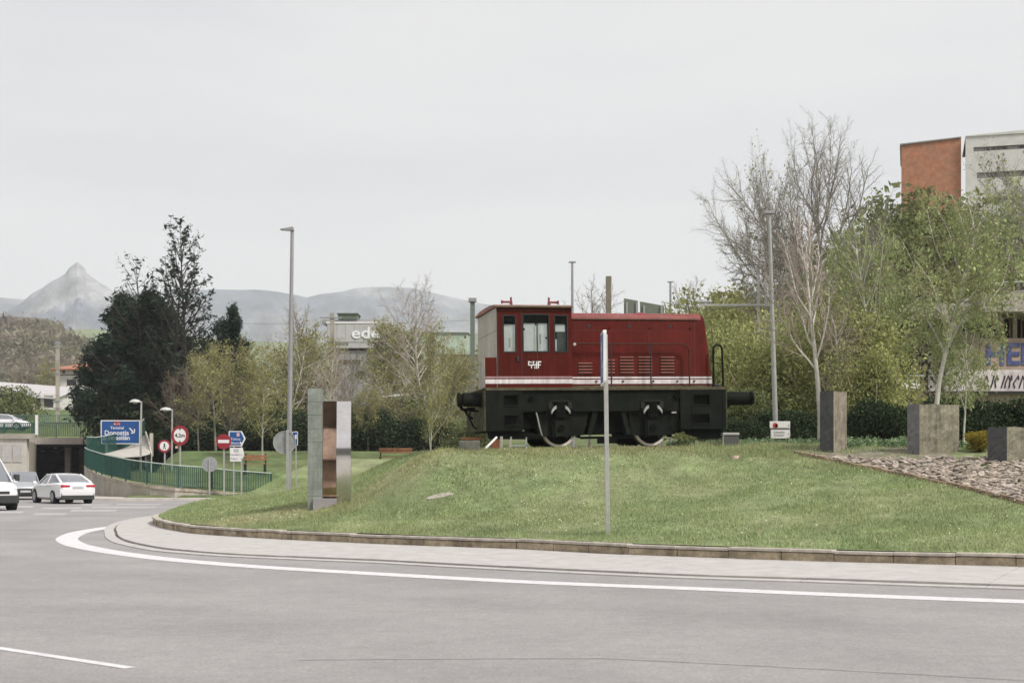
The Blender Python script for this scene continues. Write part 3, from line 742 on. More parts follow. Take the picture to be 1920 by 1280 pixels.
# ------------------------------------------------------------------ tree kinds
egg = lambda t: .35 + .9 * math.sin(PI * min(1, t * .9 + .05)) * (1 - .45 * t)
base = dict(seg=[10, 6, 5, 4], wig=[.05, .12, .16, .2], trop=[.02, .05, .0, -.05], taper=[.25, .25, .3, .4], n=[22, 9, 7, 0], t0=[.2, .15, .1, 0], ang=[55, 45, 45, 40], lr=[.42, .42, .42, .5], rr=[.4, .45, .5, .5], L0=[8, 2.5, 1.1, .5], shape=egg, r0=.10, rmin=.007)
def K(**k): q = dict(base); q.update(k); return q
for i in range(4):
    tree_meshes('spring%d' % i, 40 + i, 8, K(r0=.085 + .02 * (i % 2), stems=1 + (i == 2)), dict(n=7000, off=.14, s=.072, droop=.12, zmin=.7), 3, M_birch if i % 2 == 0 else M_greybark, M_tan, L_spring)
for i in range(3):
    tree_meshes('bare%d' % i, 70 + i, 9, K(n=[24, 10, 9, 0], r0=.10, ang=[48, 42, 40, 40], rmin=.009), None, 3, (M_birch, M_greybark, M_greybark)[i], (M_pink, M_tan, M_brown)[i])
for i in range(3):
    tree_meshes('green%d' % i, 90 + i, 10, K(n=[26, 10, 8, 0], r0=.16, lr=[.44, .45, .42, .5], ang=[60, 45, 45, 40]), dict(n=24000, off=.22, s=.095, droop=.1, zmin=1.0), 3, M_greybark, M_greybark, (L_mid, L_mid, L_spring)[i])
tree_meshes('weeping', 115, 7.2, K(n=[22, 9, 8, 0], wig=[.045, .12, .15, .15], trop=[.03, .02, -.28, -.45], r0=.085, lr=[.40, .42, .55, .5], ang=[42, 40, 45, 30], t0=[.36, .2, .15, 0], rmin=.006), dict(n=14500, off=.07, s=.042, droop=.22, vert=1.8, zmin=2.6), 3, M_birch, M_tan, L_birch)
tree_meshes('weeping_small', 118, 4.6, K(n=[16, 8, 7, 0], trop=[.03, .02, -.28, -.45], r0=.045, lr=[.40, .42, .55, .5], ang=[42, 40, 45, 30], t0=[.25, .2, .15, 0], rmin=.006), dict(n=6500, off=.06, s=.04, droop=.2, vert=1.8, zmin=1.3), 3, M_birch, M_tan, L_birch)
tree_meshes('birch_main', 121, 7.4, K(seg=[12, 8, 6, 4], n=[12, 11, 11, 0], wig=[.03, .1, .13, .18], trop=[.01, .12, .05, .02], r0=.105, taper=[.35, .3, .3, .4], lr=[.44, .42, .40, .5], ang=[34, 38, 42, 40], t0=[.36, .15, .1, 0], rmin=.0045, stems=1), None, 3, M_birch, M_pink)
tree_meshes('tall_bare', 128, 14.5, K(seg=[12, 9, 7, 5], n=[19, 16, 17, 0], wig=[.03, .10, .14, .2], trop=[.01, .07, .03, .02], r0=.20, taper=[.15, .2, .3, .4], lr=[.46, .38, .38, .5], ang=[50, 46, 46, 40], t0=[.35, .2, .1, 0], rmin=.0065, L0=[14, 5, 2, .9]), None, 3, M_palebark, M_palebark)
tree_meshes('tall_bare_b', 133, 13, K(seg=[12, 9, 7, 5], n=[17, 16, 17, 0], wig=[.05, .12, .15, .2], trop=[.01, .07, .03, .02], r0=.17, taper=[.15, .2, .3, .4], lr=[.48, .40, .40, .5], ang=[50, 42, 42, 40], t0=[.4, .2, .1, 0], rmin=.0065, L0=[13, 5, 2, .9]), dict(n=1500, off=.12, s=.05), 3, M_palebark, M_palebark, L_spring)
# conifers: whorls of near level boughs
cone = lambda t: 1.02 * (1 - t) ** .8 + .06
for i, (hh, nn, ln) in enumerate(((17, 50, 90000), (19, 46, 80000))):
    tree_meshes('cedar%d' % i, 140 + i, hh, K(seg=[12, 6, 4, 3], n=[nn, 14, 7, 0], wig=[.015, .06, .1, .15], trop=[.0, .03, .0, .05], r0=.26, taper=[.08, .2, .3, .4], lr=[.36, .30, .32, .5], ang=[72, 50, 45, 40], t0=[.20, .15, .1, 0], shape=cone, close=.35, L0=[17, 4, 1.2, .6], rmin=.012), dict(n=ln, off=.30, s=.17, vert=.6, w=.35, zmin=4.3), 3, M_darkbark, M_darkbark, L_dark)
tree_meshes('old_conifer', 150, 18.5, K(seg=[14, 7, 4, 3], n=[44, 9, 6, 0], wig=[.008, .08, .1, .15], trop=[0, .05, .02, .05], r0=.20, taper=[.06, .2, .3, .4], lr=[.19, .28, .34, .5], ang=[62, 50, 45, 40], t0=[.30, .3, .1, 0], shape=lambda t: .25 + 1.1 * (1 - t) ** .7, close=.25, L0=[17, 4, 1.2, .5], rmin=.016), dict(n=4200, off=.10, s=.13, vert=.6, w=.4), 3, M_darkbark, M_darkbark, L_dark)
tree_meshes('dead_conifer', 151, 17, K(seg=[14, 6, 4, 3], n=[40, 8, 5, 0], wig=[.008, .05, .1, .15], trop=[0, .12, .02, .05], r0=.2, taper=[.05, .25, .3, .4], lr=[.27, .28, .34, .5], ang=[50, 50, 45, 40], t0=[.35, .4, .1, 0], shape=lambda t: .2 + 1.1 * (1 - t) ** .7, close=.25, L0=[17, 4, 1.2, .5], rmin=.014), dict(n=500, off=.10, s=.12, vert=.6, w=.4), 3, M_darkbark, M_darkbark, L_dark)
# leafy domes for shrubs, hedges and wide low crowns
def bush_mesh(key, rad, n, s, m, seed, lumps=9, stem=M_darkbark):
    r = np.random.default_rng(seed); VV = []; RR = []
    for k in range(lumps):
        a = r.uniform(0, 6.3); q = r.uniform(0, .62); c = (rad[0] * q * math.cos(a), rad[1] * q * math.sin(a), rad[2] * r.uniform(.35, 1.3))
        v, rn = leaf_cloud(c, np.array(rad) * r.uniform(.38, .58) * (1, 1, .9), n // lumps, s, r); VV.append(v); RR.append(rn)
    v, rn = leaf_cloud((0, 0, rad[2] * .55), np.array(rad) * (.9, .9, .6), n // 4, s, r); VV.append(v); RR.append(rn)
    V = np.concatenate(VV); RR = np.concatenate(RR); k = V[:, 2].reshape(-1, 4).min(1) > -.1; V = V.reshape(-1, 4, 3)[k].reshape(-1, 3); RR = RR.reshape(-1, 4)[k].ravel()
    br = []
    for k in range(14):
        a = r.uniform(0, 6.3); t = np.array((rad[0] * .7 * math.cos(a), rad[1] * .7 * math.sin(a), rad[2] * r.uniform(.8, 1.5))); br.append(([t * q + (0, 0, -.05) + r.normal(0, .04, 3) for q in np.linspace(0, 1, 5)], list(np.linspace(.035, .01, 5) * rad[2])))
    tv, tf = tubes(br, 4)
    TREES[key] = dict(trunk=(tv, tf), twigs=None, leaves=(V, np.arange(len(V)).reshape(-1, 4), RR), bark=stem, twigm=stem, leafm=m, cache={})
bush_mesh('bush_dark', (1.6, 1.2, 1.0), 9000, .055, L_ivy, 1)
bush_mesh('bush_dark_b', (2.2, 1.4, 1.1), 11000, .06, L_ivy, 2, 12)
bush_mesh('bush_mid', (1.8, 1.5, 1.4), 10000, .065, L_mid, 3)
bush_mesh('bush_willow', (2.0, 1.6, 2.0), 15000, .06, L_olive, 4, 14, M_tan)
bush_mesh('bush_willow_b', (2.4, 1.8, 2.4), 17000, .06, L_olive, 5, 18, M_tan)
bush_mesh('bush_yellow', (.55, .5, .55), 5000, .035, L_yellow, 6, 8)
bush_mesh('dome_green', (3.6, 3.0, 3.2), 17000, .12, L_mid, 7, 20, M_greybark)
bush_mesh('dome_dark', (3.6, 3.0, 3.0), 17000, .12, L_ivy, 8, 20)
bush_mesh('dome_spring', (3.4, 3.0, 3.2), 17000, .11, L_spring, 9, 20, M_greybark)

def at(x, d, dz=0):
    X = (x - 960) * d / FPX; return Vector((X, d, gz(X, d) + dz))
# scale so the top reaches a given row of the photograph
def put(key, name, label, cat, x, d, ytop, hh, rz=None, group=None, wide=1.0, lean=0, zb=None):
    p = at(x, d)
    if zb is not None: p.z = zb
    T_ = TREES[key]; hh = float(np.percentile((T_['leaves'] or T_['twigs'])[0][:, 2] if T_['twigs'] is None else np.concatenate([T_['twigs'][0][:, 2]] + ([T_['leaves'][0][:, 2]] if T_['leaves'] else [])), 99.7))
    top = CAM_H + (HOR - ytop) * d / FPX; s = max(.2, (top - p.z) / hh)
    rz = rz if rz is not None else (x * 7.3 + d) % 6.28
    return plant(key, name, label, cat, p, s * wide, rz, group, lean, s)
G1 = 'young spring trees on the lawn behind the roundabout'
T = 'birch_tree'
# left group of conifers
put('cedar0', 'conifer_tree', 'broad dark green conifer rising above the blue overhead direction sign', 'conifer', 262, 114, 560, 17, 1.0, wide=.98)
put('cedar1', 'conifer_tree', 'dark conifer in the middle of the clump, under the two bare spires', 'conifer', 315, 112, 560, 19, 2.1, wide=1.25)
put('cedar0', 'conifer_tree', 'lowest dark conifer, behind the small domed lamp and highway sign', 'conifer', 268, 121, 640, 17, 3.3, wide=1.0)
put('cedar1', 'conifer_tree', 'dark conifer with a ragged dome top right of the tall thin one', 'conifer', 413, 112, 578, 19, 4.6, wide=.82)
put('old_conifer', 'conifer_tree', 'tallest thin conifer with sparse needles and upturned boughs', 'conifer', 353, 106, 402, 18.5, .4, wide=.95)
put('dead_conifer', 'conifer_tree', 'bare conifer spire just left of the tallest one', 'conifer', 308, 107, 425, 17, 2.2)
put('dead_conifer', 'conifer_tree', 'shorter leaning bare conifer spire, leftmost of the three', 'conifer', 284, 109, 470, 17, 5.0, wide=1.3)
put('bush_dark_b', 'evergreen_shrub', 'dark evergreen shrub at the foot of the conifers beside the domed lamps', 'shrub', 290, 112, 752, 2.4, 1, wide=.6)
put('dome_dark', 'evergreen_shrub', 'dark rounded undergrowth behind the two red ringed signs', 'shrub', 300, 112, 700, 6.4, 2)
# row on the park lawn
rows = [('spring1', 405, 96, 640, 'slim spring tree behind the no entry sign'), ('bare1', 372, 100, 655, 'bare tan tree right behind the height limit sign'),
        ('spring0', 492, 90, 668, 'pale birch with spreading low boughs in front of the tall lamp'), ('spring3', 450, 104, 630, 'yellow green tree above the small white direction sign'),
        ('spring2', 530, 108, 622, 'twin stemmed spring tree just left of the tall lamp mast'), ('bare0', 612, 92, 640, 'white birch with reddish bare twigs above the metal sculpture'),
        ('spring1', 575, 110, 600, 'olive tree right of the tall lamp mast'), ('bare2', 655, 106, 650, 'bare brown tree below the grey factory sign'),
        ('spring3', 690, 96, 722, 'low spring tree right of the metal sculpture'), ('spring0', 806, 84, 600, 'tall slender birch with light green drooping twigs left of the locomotive'),
        ('bare0', 796, 110, 520, 'tall bare tree whose twigs stand against the mountain ridge'), ('spring2', 740, 104, 680, 'bushy spring tree behind the right park bench'),
        ('spring1', 840, 95, 655, 'light green tree just left of the locomotive buffer'), ('spring3', 870, 112, 640, 'olive tree behind the grey catenary mast'),
        ('bare1', 560, 118, 560, 'bare tree top sticking out beside the tall lamp mast'), ('bare2', 335, 98, 690, 'brown bare thicket tree left of the height limit sign'),
        ('bare1', 880, 104, 690, 'bare tan tree at the left end of the locomotive'), ('bare2', 430, 97, 700, 'brown bare tree behind the blue direction sign'),
        ('green2', 770, 150, 600, 'round green tree beside the factory end wall')]
for k, (key, x, d, y, lab) in enumerate(rows):
    hh = {'s': 8.6, 'b': 10, 'g': 11}[key[0]]
    put(key, 'spring_tree' if key[0] != 'b' else 'bare_tree', lab, 'tree', x, d, y, hh, wide={'spring0806': .52}.get(key + str(x), 1.05 if key[0] == 's' else .95), group=G1)
G2 = 'undergrowth along the back of the lawn'
for k, (key, x, d, y, hh, lab) in enumerate([('bush_dark_b', 700, 98, 768, 2.4, 'dark bush right of the sculpture under the trees'), ('bush_dark', 560, 103, 775, 2.2, 'dark bush behind the tall lamp mast'), ('bush_dark_b', 470, 105, 765, 2.4, 'dark bush behind the two small direction signs'),
        ('bush_dark', 820, 96, 785, 2.2, 'dark bush left of the locomotive buffer'), ('bush_dark_b', 640, 108, 760, 2.4, 'dark bush seen over the top of the sculpture base'), ('bush_mid', 755, 106, 750, 3, 'mid green bush behind the right bench'), ('bush_dark_b', 390, 108, 755, 2.4, 'dark bush behind the no entry sign'),
        ('bush_mid', 880, 92, 790, 3, 'green bush under the left locomotive buffer'), ('bush_dark', 440, 112, 745, 2.2, 'dark bush deep behind the blue direction sign'), ('bush_mid', 515, 110, 740, 3, 'green bush between tall lamp and direction signs')]):
    put(key, 'undergrowth_shrub', lab, 'shrub', x, d, y, hh, group=G2, wide=1.25)
# right side
put('tall_bare', 'bare_tree', 'tallest bare grey tree spreading against the sky', 'tree', 1532, 60, 212, 14.2, 1.1, wide=.84)
put('tall_bare_b', 'bare_tree', 'bare tree with arching limbs left of the tallest one', 'tree', 1464, 63, 276, 13.0, .2, lean=-.06, wide=.62)
put('birch_main', 'birch_tree', 'white barked birch with reddish twigs beside the tall stone slab', 'birch', 1537, 39, 372, 8.0, 2.6, wide=.95)
put('weeping', 'birch_tree', 'weeping birch in light green leaf above the wide stone slab', 'birch', 1752, 37, 352, 7.8, 1.9, wide=1.02)
put('weeping', 'birch_tree', 'light green birch left of the weeping one, before the dark trees', 'birch', 1650, 52, 405, 7.8, 4.2, wide=.75)
put('weeping_small', 'birch_tree', 'small thin birch between the wide slab and the lettered wall', 'birch', 1806, 39, 560, 5.0, .5, wide=.8)
put('bare0', 'bare_tree', 'pale bare birch stem behind the tall stone slab', 'birch', 1580, 50, 560, 10, 3.0, wide=.8)
G3 = 'trees on the slope at the right'
for (key, x, d, y, hh, w, lab) in [('green0', 1610, 84, 385, 11, .95, 'mid green tree with a pointed top right of the tallest bare tree'), ('dome_green', 1600, 74, 480, 6.4, .8, 'dark green rounded crown behind the forked birch'),
        ('green1', 1690, 80, 415, 11, .9, 'green tree below the orange tower, left side'), ('green2', 1500, 86, 520, 11, 1.0, 'olive tree behind the forked birch trunk'),
        ('dome_dark', 1640, 66, 560, 6.2, .7, 'dark ivy green mass right of the pale willow scrub'), ('green2', 1400, 90, 535, 11, .9, 'loose olive tree right of the locomotive hood'),
        ('green1', 1790, 92, 400, 11, .9, 'green tree in front of the white apartment block'), ('dome_dark', 1850, 96, 440, 6.2, 1.0, 'dark evergreen mass on the slope under the apartment block'),
        ('dome_dark', 1920, 92, 430, 6.2, 1.0, 'dark evergreen mass at the right edge above the concrete wall'), ('green0', 1880, 112, 385, 11, .9, 'green tree at the foot of the white apartment block'),
        ('dome_green', 1725, 100, 372, 6.4, .9, 'green crown hiding the foot of the orange tower'), ('bare2', 1855, 84, 400, 10, .9, 'brown bare tree left of the gnarled dark one'),
        ('dome_spring', 1760, 76, 520, 6.4, .7, 'light green crown behind the weeping birch'), ('dome_dark', 1745, 64, 570, 6.2, .6, 'dark foliage behind the weeping birch trunk')]:
    put(key, 'hillside_tree', lab, 'tree', x, d, y, hh, wide=w, group=G3)
put('tall_bare_b', 'bare_tree', 'gnarled dark bare tree at the right edge before the white block', 'tree', 1962, 80, 245, 13.0, 2.7, wide=1.1)
G4 = 'willow scrub behind the locomotive and slabs'
for (key, x, d, y, hh, w, lab) in [('bush_willow_b', 1370, 58, 590, 4.9, .85, 'pale yellow green willow behind the front handrail of the locomotive'), ('bush_willow', 1430, 54, 640, 4.1, .85, 'willow behind the lower part of the right lamp mast'),
        ('bush_willow_b', 1490, 57, 590, 4.9, .85, 'willow left of the white birch trunk'), ('bush_willow_b', 1580, 52, 560, 4.9, .95, 'tall willow scrub rising above the tall stone slab'),
        ('bush_willow', 1626, 49, 650, 4.1, .7, 'willow between the tall slab and the wide slab'), ('bush_willow', 1340, 66, 560, 4.1, .8, 'willow showing just past the end of the red hood'),
        ('dome_spring', 1380, 70, 545, 6.4, .8, 'pale spring crown right of the hood end'),
        ('bush_mid', 1395, 50, 730, 3, .7, 'green bush under the right buffer')]:
    put(key, 'willow_scrub', lab, 'shrub', x, d, y, hh, wide=w, group=G4)
G5 = 'dark hedge shrubs behind the slabs'
for (key, x, d, y, hh, w, lab) in [('bush_dark_b', 1400, 45, 785, 2.4, .95, 'dark hedge shrub left of the white station sign'), ('bush_dark_b', 1500, 45, 775, 2.4, 1.0, 'dark hedge shrub right of the white station sign'),
        ('bush_dark', 1450, 46, 770, 2.2, .9, 'dark hedge shrub behind the white station sign'), ('bush_dark_b', 1625, 43, 752, 2.4, .95, 'dark hedge shrub right of the tall slab'),
        ('bush_dark', 1680, 42, 760, 2.2, .95, 'dark hedge shrub left of the wide slab'), ('bush_dark_b', 1840, 42, 748, 2.4, .9, 'dark hedge shrub above the yellow bush'),
        ('bush_dark_b', 1905, 41, 745, 2.4, .95, 'dark hedge shrub behind the low slab at the right edge'), ('bush_dark_b', 1775, 44, 745, 2.4, .9, 'dark hedge shrub behind the wide slab'), ('bush_dark_b', 1960, 42, 745, 2.4, .95, 'dark hedge shrub cut by the right edge'),
        ('bush_dark', 1340, 46, 800, 2.2, .9, 'dark hedge shrub behind the grey cabinet')]:
    put(key, 'hedge_shrub', lab, 'shrub', x, d, y, hh, wide=w, group=G5)
put('bush_yellow', 'flowering_shrub', 'yellow flowering bush between the wide slab and the low slab', 'shrub', 1836, 33.8, 808, 1.0, 1.0, wide=1.25)
# behind the locomotive roof
put('bare2', 'bare_tree', 'loose bare tree top above the join of cab and hood', 'tree', 1105, 120, 525, 10, 1, wide=1.0)
put('bare1', 'bare_tree', 'faint bare tree top above the right end of the hood', 'tree', 1290, 130, 520, 10, 2, wide=1.0)
put('spring1', 'spring_tree', 'low tree top just over the right end of the red hood', 'tree', 1300, 120, 570, 8.6, 2, wide=1.1)
# left background
put('bush_mid', 'round_shrub', 'round grey green shrub beside the low white building', 'shrub', 28, 150, 724, 3, 1, wide=1.15)
put('bare1', 'bare_tree', 'bare tree on the rise behind the low white building', 'tree', 40, 215, 668, 10, 1)
put('spring3', 'spring_tree', 'olive tree left of the orange roofed house', 'tree', 88, 230, 672, 8.6, 1)
put('bare2', 'bare_tree', 'brown tree right of the concrete railway mast', 'tree', 135, 240, 660, 10, 2)
# ------------------------------------------------------------------ locomotive
M_lred = mat('loco_red', (.105, .0115, .008), .5, var=.14, scale=1.6, col2=(.078, .016, .011), streak=.3, spec=.06, pos=.5, width=.4)
M_lred2 = mat('hood_red', (.110, .0115, .008), .45, var=.16, scale=1.3, col2=(.085, .016, .011), streak=.22, spec=.09, width=.4)
M_roofred = mat('roof_red', (.30, .085, .07), .6, var=.2, scale=2, col2=(.22, .13, .09), pos=.5)
M_lblack = mat('frame_black', (.0105, .0135, .0105), .7, var=.25, scale=2.5, col2=(.016, .018, .0145), streak=.2, spec=.05)
M_lblack2 = mat('underframe_black', (.0045, .006, .0045), .75, var=.3, scale=4, spec=.05)
M_louv = mat('louvre_red_lit', (.21, .07, .05), .6, var=.2, scale=4, spec=.2)  # paler than the hood: light caught by louvre edges put into the colour
M_stripe = mat('stripe_white', (.72, .66, .66), .5, var=.14, scale=5, col2=(.50, .40, .38), pos=.68, streak=.3)
M_mauve = mat('stripe_faded', (.42, .26, .27), .5, var=.14, scale=5, streak=.25)
M_pale = mat('weathered_cream', (.50, .47, .41), .75, var=.12, scale=1.6, col2=(.40, .36, .30), streak=.3)
M_blind = mat('white_blind', (.80, .81, .80), .7, var=.04, scale=2)
M_tyre = mat('wheel_rim_white', (.60, .53, .47), .6, var=.14, scale=6, col2=(.35, .28, .22), pos=.68)
M_moss = mat('mossy_edge', (.09, .075, .04), .9, var=.3, scale=6)
M_sprw = mat('pale_spring_end', (.36, .37, .33), .6, var=.2, scale=6)
M_pane = bpy.data.materials.new('window_glass'); M_pane.use_nodes = True
q = M_pane.node_tree.nodes['Principled BSDF']; q.inputs['Base Color'].default_value = (.9, .93, .92, 1); q.inputs['Transmission Weight'].default_value = 1; q.inputs['Roughness'].default_value = .02; q.inputs['IOR'].default_value = 1.08
loco = thing('locomotive', 'small dark red shunting locomotive with black frame and white stripe on the grass mound', 'locomotive', LOCO_P, rot=(0, LOCO_PITCH, LOCO_YAW))
def lp(name, b, m, parent=None, bevel=0, sm=False):
    o = b.build(name, m, parent or loco, bevel=bevel)
    if sm: smooth_by_angle(o)
    return o
W = 2.7
# frame
lp('side_frame', MB().box(.95, 5.06, .05, .11, .89, 1.455), M_lblack, bevel=.01)
lp('side_frame', MB().box(.95, 5.06, W - .11, W - .05, .89, 1.455), M_lblack, bevel=.01)
lp('deck', MB().box(-.02, 6.30, .0, W, 1.46, 1.50), M_moss, bevel=.008)
lp('deck_edge', MB().box(.0, 6.28, -.012, .0, 1.43, 1.475), M_moss)
for (a, b, hx) in ((.0, .95, (.47, .82)), (5.06, 6.28, (5.41, 5.84))):
    ef = lp('end_frame', MB().wall(a, b, .42, 1.455, [(hx[0], hx[1], 1.05, 1.30), (hx[0], hx[1], .57, .80)], 0, .05), M_lblack)
    lp('step_recess', MB().box(hx[0] - .04, hx[1] + .04, .22, .24, .5, 1.35), M_dark, ef)
    for z in (1.05, .57): lp('step_tread', MB().box(hx[0] - .01, hx[1] + .01, -.02, .2, z - .035, z - .003), M_lblack, ef, bevel=.004)
    lp('end_box', MB().box(a + .001, b - .001, .25, W - .05, .42, 1.45), M_lblack2)
    lp('frame_rib', MB().box(a + .30, a + .33, -.012, -.001, .42, 1.43), M_lblack)
    lp('frame_rib', MB().box(b - .10, b - .07, -.012, -.001, .42, 1.43), M_lblack)
lp('buffer_beam', MB().box(-.035, -.001, .0, W, .42, 1.43), mat('beam_rust', (.11, .10, .055), .9, var=.35, scale=9, col2=(.05, .055, .035), spec=.1), bevel=.006)
lp('buffer_beam', MB().box(6.281, 6.315, .0, W, .42, 1.43), MATS['beam_rust'], bevel=.006)
lp('lower_beam', MB().prism([(.05, .415), (.95, .415), (1.45, .30), (1.42, .2), (.10, .22)], .08, .2), M_lblack2)
lp('lower_beam', MB().prism([(5.2, .415), (6.2, .415), (6.15, .18), (5.75, .15), (5.25, .3)], .08, .2), M_lblack2)
lp('frame_boss', MB().cyl((1.17, .05, 1.22), .07, -.04, 'y', 16), M_lblack2)
lp('frame_boss', MB().cyl((4.98, .05, 1.28), .09, -.05, 'y', 16), M_lblack2)
lp('centre_tank', MB().box(2.72, 3.62, .3, 2.4, .35, .92), M_lblack2, bevel=.02)
lp('belly_plate', MB().box(1.0, 5.2, .5, 2.2, .55, 1.4), M_dark)
lp('tie_bar', MB().box(2.45, 3.85, .12, .16, .20, .26).box(2.9, 3.4, .1, .2, .08, .2), M_lblack2)
for x in (1.91, 4.32):
    lp('axle_guard', MB().prism([(x - .62, .89), (x + .78, .89), (x + .62, .30), (x + .36, .27), (x - .36, .27), (x - .52, .30)], .14, .17), M_lblack, bevel=.006)
    lp('axle', MB().cyl((x, .3, .43), .08, 2.1, 'y', 12), M_lblack2)
    for yy in (.22, W - .36):
        wh = lp('wheel', MB().cyl((x, yy, .43), .385, .14, 'y', 40), M_lblack2)
        lp('tyre', MB().ring((x, yy - .012, .43), .365, .43, .16, 'y', 56), M_tyre, wh)
        lp('flange', MB().ring((x, yy + (.145 if yy < 1 else -.03), .43), .3, .46, .03, 'y', 56), M_lblack2, wh)
    lp('axle_box', MB().box(x - .15, x + .15, -.02, .135, .26, .66).box(x - .20, x - .155, .02, .135, .22, .7).box(x + .155, x + .20, .02, .135, .22, .7), M_lblack, bevel=.012)
    lp('axle_cap', MB().cyl((x, -.02, .47), .09, -.03, 'y', 18), M_lblack2)
    sp = lp('leaf_spring', MB().box(x - .09, x + .09, -.05, .045, .72, 1.13), M_lblack2)
    for k in range(8):
        z = .76 + .047 * k; wd = .13 - .006 * k
        lp('spring_leaf', MB().box(x - wd, x + wd, -.075, -.052, z, z + .024), M_lblack, sp, bevel=.003)
    for s in (-1, 1):
        pts = [(x + s * (.115 + .042 * k), -.03, 1.0 - .012 * k - .011 * k * k) for k in range(4)]
        b = MB(); b.loft([[(p[0], -.06, p[2] + .04), (p[0], .03, p[2] + .04), (p[0], .03, p[2] - .04), (p[0], -.06, p[2] - .04)] for p in pts])
        lp('spring_end', b, M_sprw, sp)
        lp('spring_hanger', MB().box(x + s * .335 - .02, x + s * .335 + .02, .0, .045, .80, .93), M_lblack2)
        lp('brake_block', MB().prism([(x + s * .46, .25), (x + s * .56, .22), (x + s * .54, .62), (x + s * .47, .62)], .2, .36), M_lblack2)
    lp('spring_housing', MB().box(x - .30, x - .2, .02, .046, .97, 1.14).box(x + .2, x + .3, .02, .046, .97, 1.14).box(x - .24, x + .24, .0, .046, 1.14, 1.17), M_dark)
lp('air_tank', MB().cyl((5.02, .12, .52), .19, 1.4, 'y', 24), M_lblack, sm=True)
lp('air_tank', MB().cyl((1.05, .22, .62), .17, 1.2, 'y', 24), M_lblack2, sm=True)
lp('sand_pipe', MB().tube([(1.30, .08, .88), (1.34, .06, .70), (1.38, .06, .50), (1.45, .10, .28)], .018, 6), M_sprw)
lp('brake_hanger', MB().prism([(3.5, .89), (3.62, .89), (3.78, .3), (3.66, .3)], .1, .16), M_lblack)
lp('brake_hanger', MB().prism([(2.78, .89), (2.92, .89), (2.74, .3), (2.62, .3)], .1, .16), M_lblack)
lp('grease_nipple', MB().box(4.83, 4.95, .0, .045, .83, .87), M_sprw)
# buffers, hooks, hoses
for (x, s, yy, L_b) in ((-.035, -1, .45, .46), (6.315, 1, .45, .72), (6.315, 1, 2.25, .72)):
    bf = lp('buffer', MB().cyl((x, yy, 1.22), .175, s * L_b, 'x', 24), M_lblack, sm=True)
    lp('buffer_plunger', MB().cyl((x + s * L_b, yy, 1.22), .15, s * .10, 'x', 20), M_lblack2, bf)
    lp('buffer_head', MB().tube([(x + s * (L_b + .08), yy, 1.22), (x + s * (L_b + .11), yy, 1.22), (x + s * (L_b + .14), yy, 1.22)], [.185, .19, .17], 28), M_lblack, bf, sm=True)
    lp('buffer_flange', MB().box(min(x, x + s * .03), max(x, x + s * .03), yy - .2, yy + .2, 1.03, 1.41), M_lblack, bf)
for (x, s) in ((-.035, -1), (6.315, 1)):
    hk = lp('coupling_hook', MB().box(min(x, x + s * .2), max(x, x + s * .2), 1.30, 1.38, .98, 1.06).prism([(x + s * .2, .94), (x + s * .38, 1.0), (x + s * .42, 1.14), (x + s * .36, 1.12), (x + s * .30, 1.03), (x + s * .2, 1.06)], 1.30, 1.38), M_lblack2)
    lp('coupling_link', MB().tube([(x + s * .28, 1.34, 1.0), (x + s * .22, 1.34, .88), (x + s * .12, 1.34, .80), (x + s * .06, 1.34, .78)], .03, 6), M_lblack2, hk)
    lp('air_hose', MB().tube([(x, .85, .95), (x + s * .22, .85, .95), (x + s * .24, .85, .78), (x + s * .14, .85, .55), (x + s * .05, .85, .50)], .022, 6), M_lblack2)
# cab
CB0, CB1, CZ = .31, 2.23, 3.50
wins = [(.46, .80, 2.37, 3.31), (.96, 1.66, 2.38, 3.34), (1.77, 2.13, 2.38, 3.32)]
lp('cab_wall', MB().wall(CB0, CB1, 1.502, CZ, wins, 0, .05), M_lred)
lp('cab_far_wall', MB().wall(CB0, CB1, 1.502, CZ, wins, W - .05, W), M_lred)
lp('cab_front_wall', MB().box(CB1 - .05, CB1 - .001, .051, W - .051, 1.502, CZ), M_lred)
ew = lp('cab_end_wall', MB().box(CB0 + .012, CB0 + .05, .051, W - .051, 1.502, CZ), M_moss)
for k in range(4):                       # pale cladding panels on the end wall
    y0 = .003 + k * (W - .006) / 4; y1 = .003 + (k + 1) * (W - .006) / 4
    for (z0, z1) in ((1.504, 2.24), (2.25, 2.92), (2.93, 3.495)):
        lp('cladding_panel', MB().box(CB0 - .012, CB0 + .010, y0 + .005, y1 - .005, z0, z1), M_pale, ew, bevel=.004)
lp('cab_floor', MB().box(CB0 + .06, CB1 - .06, .06, W - .06, 1.51, 1.55), M_lblack2)
arch = [(-.07, 3.505), (W + .07, 3.505), (W + .05, 3.55), (W * .8, 3.60), (W * .5, 3.615), (W * .2, 3.60), (-.05, 3.56)]
rf = lp('cab_roof', MB().prism(arch, CB0 - .07, CB1 + .03, 'x'), M_roofred, bevel=.006)
lp('gutter', MB().box(CB0 - .06, CB1 + .02, -.085, -.071, 3.49, 3.525), M_moss, rf)
